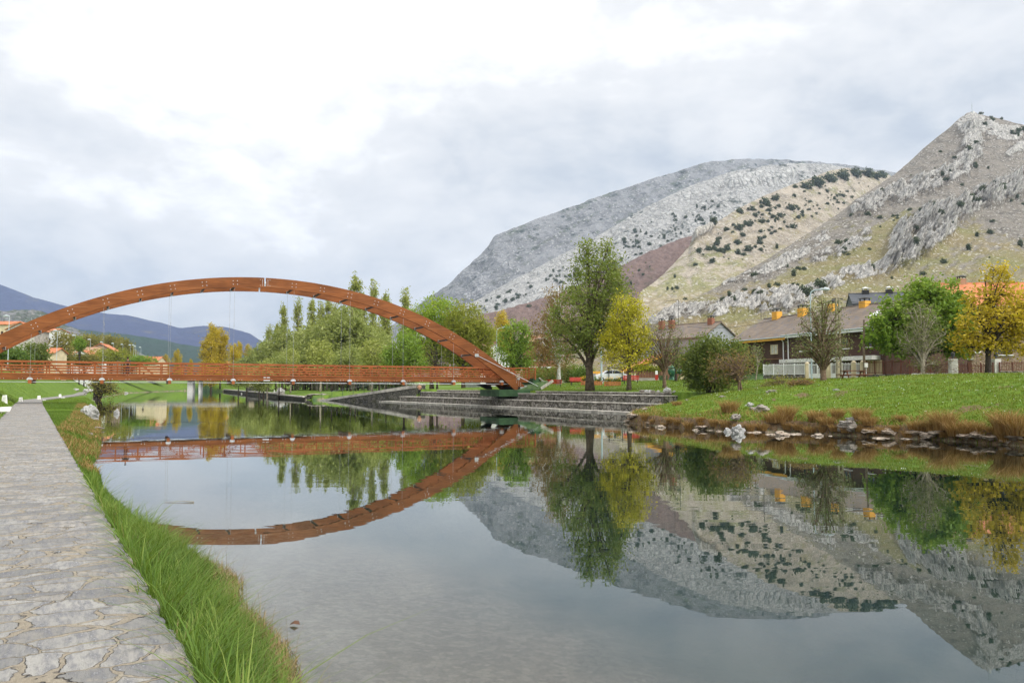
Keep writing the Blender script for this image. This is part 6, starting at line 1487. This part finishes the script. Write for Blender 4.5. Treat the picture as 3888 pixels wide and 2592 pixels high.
rock('g', 2, 3215, 1645, 1.0, 'dark overhanging rock at the waterline of the right bank', (1.3, .9, .9), sink=.0); rock('w', 0, 3240, 1600, .7, 'pale slab on top of the dark overhanging rock', (1.4, .8, .35), sink=-.3)
for i, (px, py, s) in enumerate([(2400, 1597, .9), (2415, 1588, .7), (2385, 1602, .6), (2505, 1622, .75), (2460, 1612, .35), (2610, 1634, .4), (2640, 1633, .55), (2668, 1628, .95), (2700, 1634, .55), (2735, 1638, .5), (2870, 1642, .95), (2935, 1650, .9), (2975, 1652, 1.0), (3020, 1648, .9), (3060, 1650, .6), (3100, 1654, .7), (3300, 1656, .95), (3345, 1664, .9), (3380, 1662, .8), (3440, 1666, .8), (3470, 1662, .85), (3520, 1668, .8), (3560, 1668, .95), (3670, 1676, 1.1), (3720, 1678, .8), (3770, 1682, .85), (3850, 1686, .9), (3820, 1684, .5), (2560, 1628, .3), (2830, 1646, .5), (3150, 1655, .4), (3400, 1668, .4), (3610, 1675, .45)]):
    rock('t', i, px, py, s, 'tan shore stone in the broken row along the right waterline', (1.15, .9, .65 + .3 * (i % 3 == 0)), 'tan stones along the right waterline', sink=.12, name='shore_stone')
for i, (px, py, s) in enumerate([(2442, 1490, .7), (2455, 1510, .5), (2480, 1520, .45), (2470, 1540, .5), (2450, 1555, .6), (2500, 1535, .4), (2445, 1530, .55), (2560, 1500, .35), (2610, 1520, .3)]):
    rock('w' if i % 2 else 'g', i, px, py, s, 'loose stone on the bare dirt at the broken end of the terraces', (1.1, 1, .7), 'loose stones at the terrace end', name='loose_stone')
rock('w', 0, 1062, 1509, 1.9, 'white rock at the corner of the quay wall under the bridge', (1, 1, 1.0), sink=.0)
for i, (px, py, s) in enumerate([(1190, 1500, 2.2), (1230, 1498, 1.6)]): rock('g', i, px, py, s, ('pale flat rock outcrop on the lawn edge, left of the ramp', 'smaller pale flat outcrop next to the ramp')[i], (1.4, .8, .35))
for i, (px, py, s, lab) in enumerate([(285, 1480, 2.2, 'pale rock ledge behind the left path'), (335, 1484, 2.6, 'grey white rock ledge left of the pollard stump'), (475, 1492, 1.6, 'low rock at the far left shoreline'), (352, 1520, .7, 'small rock in front of the pollard stump'), (360, 1628, .9, 'low brown rock below the large white boulder'), (330, 1650, .6, 'brown stone at the left shore below the boulders')]): rock('g' if i in (3, 4, 5) else 'w', i, px, py, s, lab, (1.3, .8, .4))

# floating leaf
lf_ = tag(MB().add([(-.05, -.02, .012), (.0, -.045, .03), (.06, -.01, .012), (.03, .05, .035), (-.03, .045, .02), (0, 0, .05)], [(0, 1, 5), (1, 2, 5), (2, 3, 5), (3, 4, 5), (4, 0, 5)]).build('floating_leaf', M['brown_frame']), 'dark red dead leaf floating on the water near the grass', 'leaf'); lf_.location = gr(1118, 2373, 0)
tw = tag(MB().tube([(-.35, 0, .01), (0, .03, .02), (.25, 0, .015)], [.004, .006, .012], 5).build('floating_twig', M['pole_conc']), 'thin pale twig floating in front of the arch reflection', 'twig'); tw.location = gr(690, 1907, 0)

# ================================================================== PEOPLE
def skinned(name, nodes, edges, mat, parent, lvl=1):
    me = bpy.data.meshes.new(name); me.from_pydata([n[0] for n in nodes], edges, []); me.update()
    o = bpy.data.objects.new(name, me); o.parent = parent; col.objects.link(o); me.materials.append(mat)
    md = o.modifiers.new('skin', 'SKIN'); sv = me.skin_vertices[0].data
    for i, n in enumerate(nodes): sv[i].radius = (n[1], n[1]) if not hasattr(n[1], '__len__') else n[1]; sv[i].use_root = (i == 0)
    md.use_smooth_shade = True
    sb = o.modifiers.new('sub', 'SUBSURF'); sb.levels = lvl; sb.render_levels = lvl
    return o
skin_m = simple('skin', (.50, .28, .19), .55, 0, .05)
cl_m = {k: simple('cloth_' + k, c, .85, 0, .12, 9) for k, c in {'peach': (.58, .33, .20), 'black': (.015, .015, .018), 'dark': (.035, .03, .035), 'navy': (.03, .035, .06)}.items()}
hair_m = {'white': simple('hair_white', (.68, .67, .64), .8), 'dark': simple('hair_dark', (.03, .02, .015), .7)}
def person(label, loc, rz, arms, jacket, trousers, hair, lean=0.0, tall=1.7):
    r = thing('person', label, 'person', loc, rz); k = tall / 1.7; L = lambda x, y, z: (x * k, (y - lean * max(0, z - .95) * 1.0) * k, z * k)
    sh = 1.40; (eR, hR), (eL, hL) = arms
    nodes = [(L(0, 0, .95), (.15, .11)), (L(0, .01, 1.15), (.145, .10)), (L(0, .01, 1.33), (.165, .105)), (L(0, .0, 1.44), .07), (L(0, -.02, 1.52), .055), (L(0, -.03, 1.60), (.075, .088)), (L(0, -.03, 1.68), (.06, .07))]
    edges = [(0, 1), (1, 2), (2, 3), (3, 4), (4, 5), (5, 6)]
    def ch(start, items):
        p_ = start
        for c, rd in items: nodes.append((L(*c), rd)); edges.append((p_, len(nodes) - 1)); p_ = len(nodes) - 1
        return p_
    for sg, e, h_ in ((-1, eR, hR), (1, eL, hL)):
        w_ = ch(2, [((sg * .19, 0, sh - .02), .058), (e, .043), (h_, .030)])
        d = (Vector(h_) - Vector(e)).normalized(); pm = Vector(h_) + d * .06; w2 = ch(w_, [(tuple(pm), (.038, .02))])
        s_ = d.cross(Vector((0, 1, .2))).normalized()
        for q, (f, ln) in enumerate(((-.03, .07), (-.01, .08), (.01, .075), (.03, .06))):
            b_ = pm + s_ * f + d * .03; ch(w2, [(tuple(b_), .010), (tuple(b_ + d * ln * .6 + Vector((0, -.012, 0))), .009), (tuple(b_ + d * ln * .85 + Vector((0, -.03, -.005))), .007)])
        tb = Vector(h_) + d * .03 + s_ * .035; ch(w_, [(tuple(tb), .012), (tuple(tb + s_ * .025 + d * .035), .010)])
        k_ = ch(0, [((sg * .09, 0, .86), .085), ((sg * .10, -.01, .50), .058), ((sg * .10, .02, .09), .038), ((sg * .105, -.10, .035), .034), ((sg * .11, -.17, .03), .026)])
    skinned('body', nodes, edges, skin_m, r)
    jn = [(L(0, 0, .92), (.175, .135)), (L(0, .01, 1.12), (.17, .125)), (L(0, .01, 1.33), (.19, .13)), (L(0, 0, 1.45), .085)]; je = [(0, 1), (1, 2), (2, 3)]
    for sg, e, h_ in ((-1, eR, hR), (1, eL, hL)):
        b_ = len(jn); jn += [(L(sg * .20, 0, sh - .02), .078), (L(*e), .062), (L(*h_), .047)]; je += [(2, b_), (b_, b_ + 1), (b_ + 1, b_ + 2)]
    skinned('jacket', jn, je, cl_m[jacket], r)
    tn_ = [(L(0, 0, .93), (.165, .125))]; te = []
    for sg in (-1, 1):
        b_ = len(tn_); tn_ += [(L(sg * .09, 0, .85), .10), (L(sg * .10, -.01, .50), .074), (L(sg * .10, .02, .09), .055)]; te += [(0, b_), (b_, b_ + 1), (b_ + 1, b_ + 2)]
    skinned('trousers', tn_, te, cl_m[trousers], r)
    for sg in (-1, 1): skinned('shoe', [(L(sg * .10, .04, .05), .045), (L(sg * .105, -.08, .04), .04), (L(sg * .11, -.2, .03), .03)], [(0, 1), (1, 2)], cl_m['black'], r)
    skinned('hair', [(L(0, .0, 1.70), (.078, .088)), (L(0, .035, 1.63), (.072, .06)), (L(0, -.05, 1.725), (.06, .045))], [(0, 1), (0, 2)], hair_m[hair], r)
    fx = MB()
    for sg in (-1, 1): fx.lathe(L(sg * .03, -.118, 1.615), [(.001, 0), (.012, .008), (.001, .016)], 6)
    fx.build('eyes', M['black'], r)
    MB().add([L(-.014, -.115, 1.575), L(.014, -.115, 1.575), L(0, -.142, 1.58), L(0, -.115, 1.62)], [(0, 1, 2), (0, 2, 3), (1, 3, 2), (0, 3, 1)]).build('nose', skin_m, r)
    MB().box(L(0, -.112, 1.545), (.045, .01, .01)).build('mouth', M['red_paint'], r)
    return r
# where the upper landing of the terrace is met by the photo's column
pd_ = None
for s in np.linspace(45, 60, 300):
    q = TA + tu * s + tn * 2.35
    if abs((q.x / q.y) * F + CX - 1591) < 2.5: pd_ = q; break
pd_ = pd_ or TA + tu * 56 + tn * 2.3
person('person in a peach jacket and black trousers standing on the stone terrace', (pd_.x, pd_.y, .86), R(-18), (((-.27, -.06, 1.16), (-.10, -.24, 1.26)), ((.27, -.05, 1.16), (.10, -.24, 1.30))), 'peach', 'black', 'white', tall=1.78)
for s in np.linspace(-22, 0, 400):
    q = BO + bdir * s + bnor * 3.0
    if abs((q.x / q.y) * F + CX - 487) < 2.5: break
person('person in dark clothes leaning on the bridge handrail', (q.x, q.y, zb(s) + .42), TH, (((-.26, -.14, 1.2), (-.18, -.38, 1.12)), ((.26, -.14, 1.2), (.18, -.38, 1.12))), 'dark', 'navy', 'dark', lean=.22, tall=1.7)
# bookkeeping only
for o in col.objects:
    if '_roof' in o: del o['_roof']

# ================================================================== HAZE
hm_, g = new_mat('haze_air')
vo = g.n('VolumePrincipled', {'Color': (.58, .74, 1.0, 1), 'Density': 6.5e-5, 'Anisotropy': .1})
oo = hm_.node_tree.nodes.new('ShaderNodeOutputMaterial'); hm_.node_tree.links.new(vo, oo.inputs['Volume'])
hz_ = tag(MB().box((300, 4400, 600), (17600, 9600, 1214)).build('haze', hm_), kind='stuff')
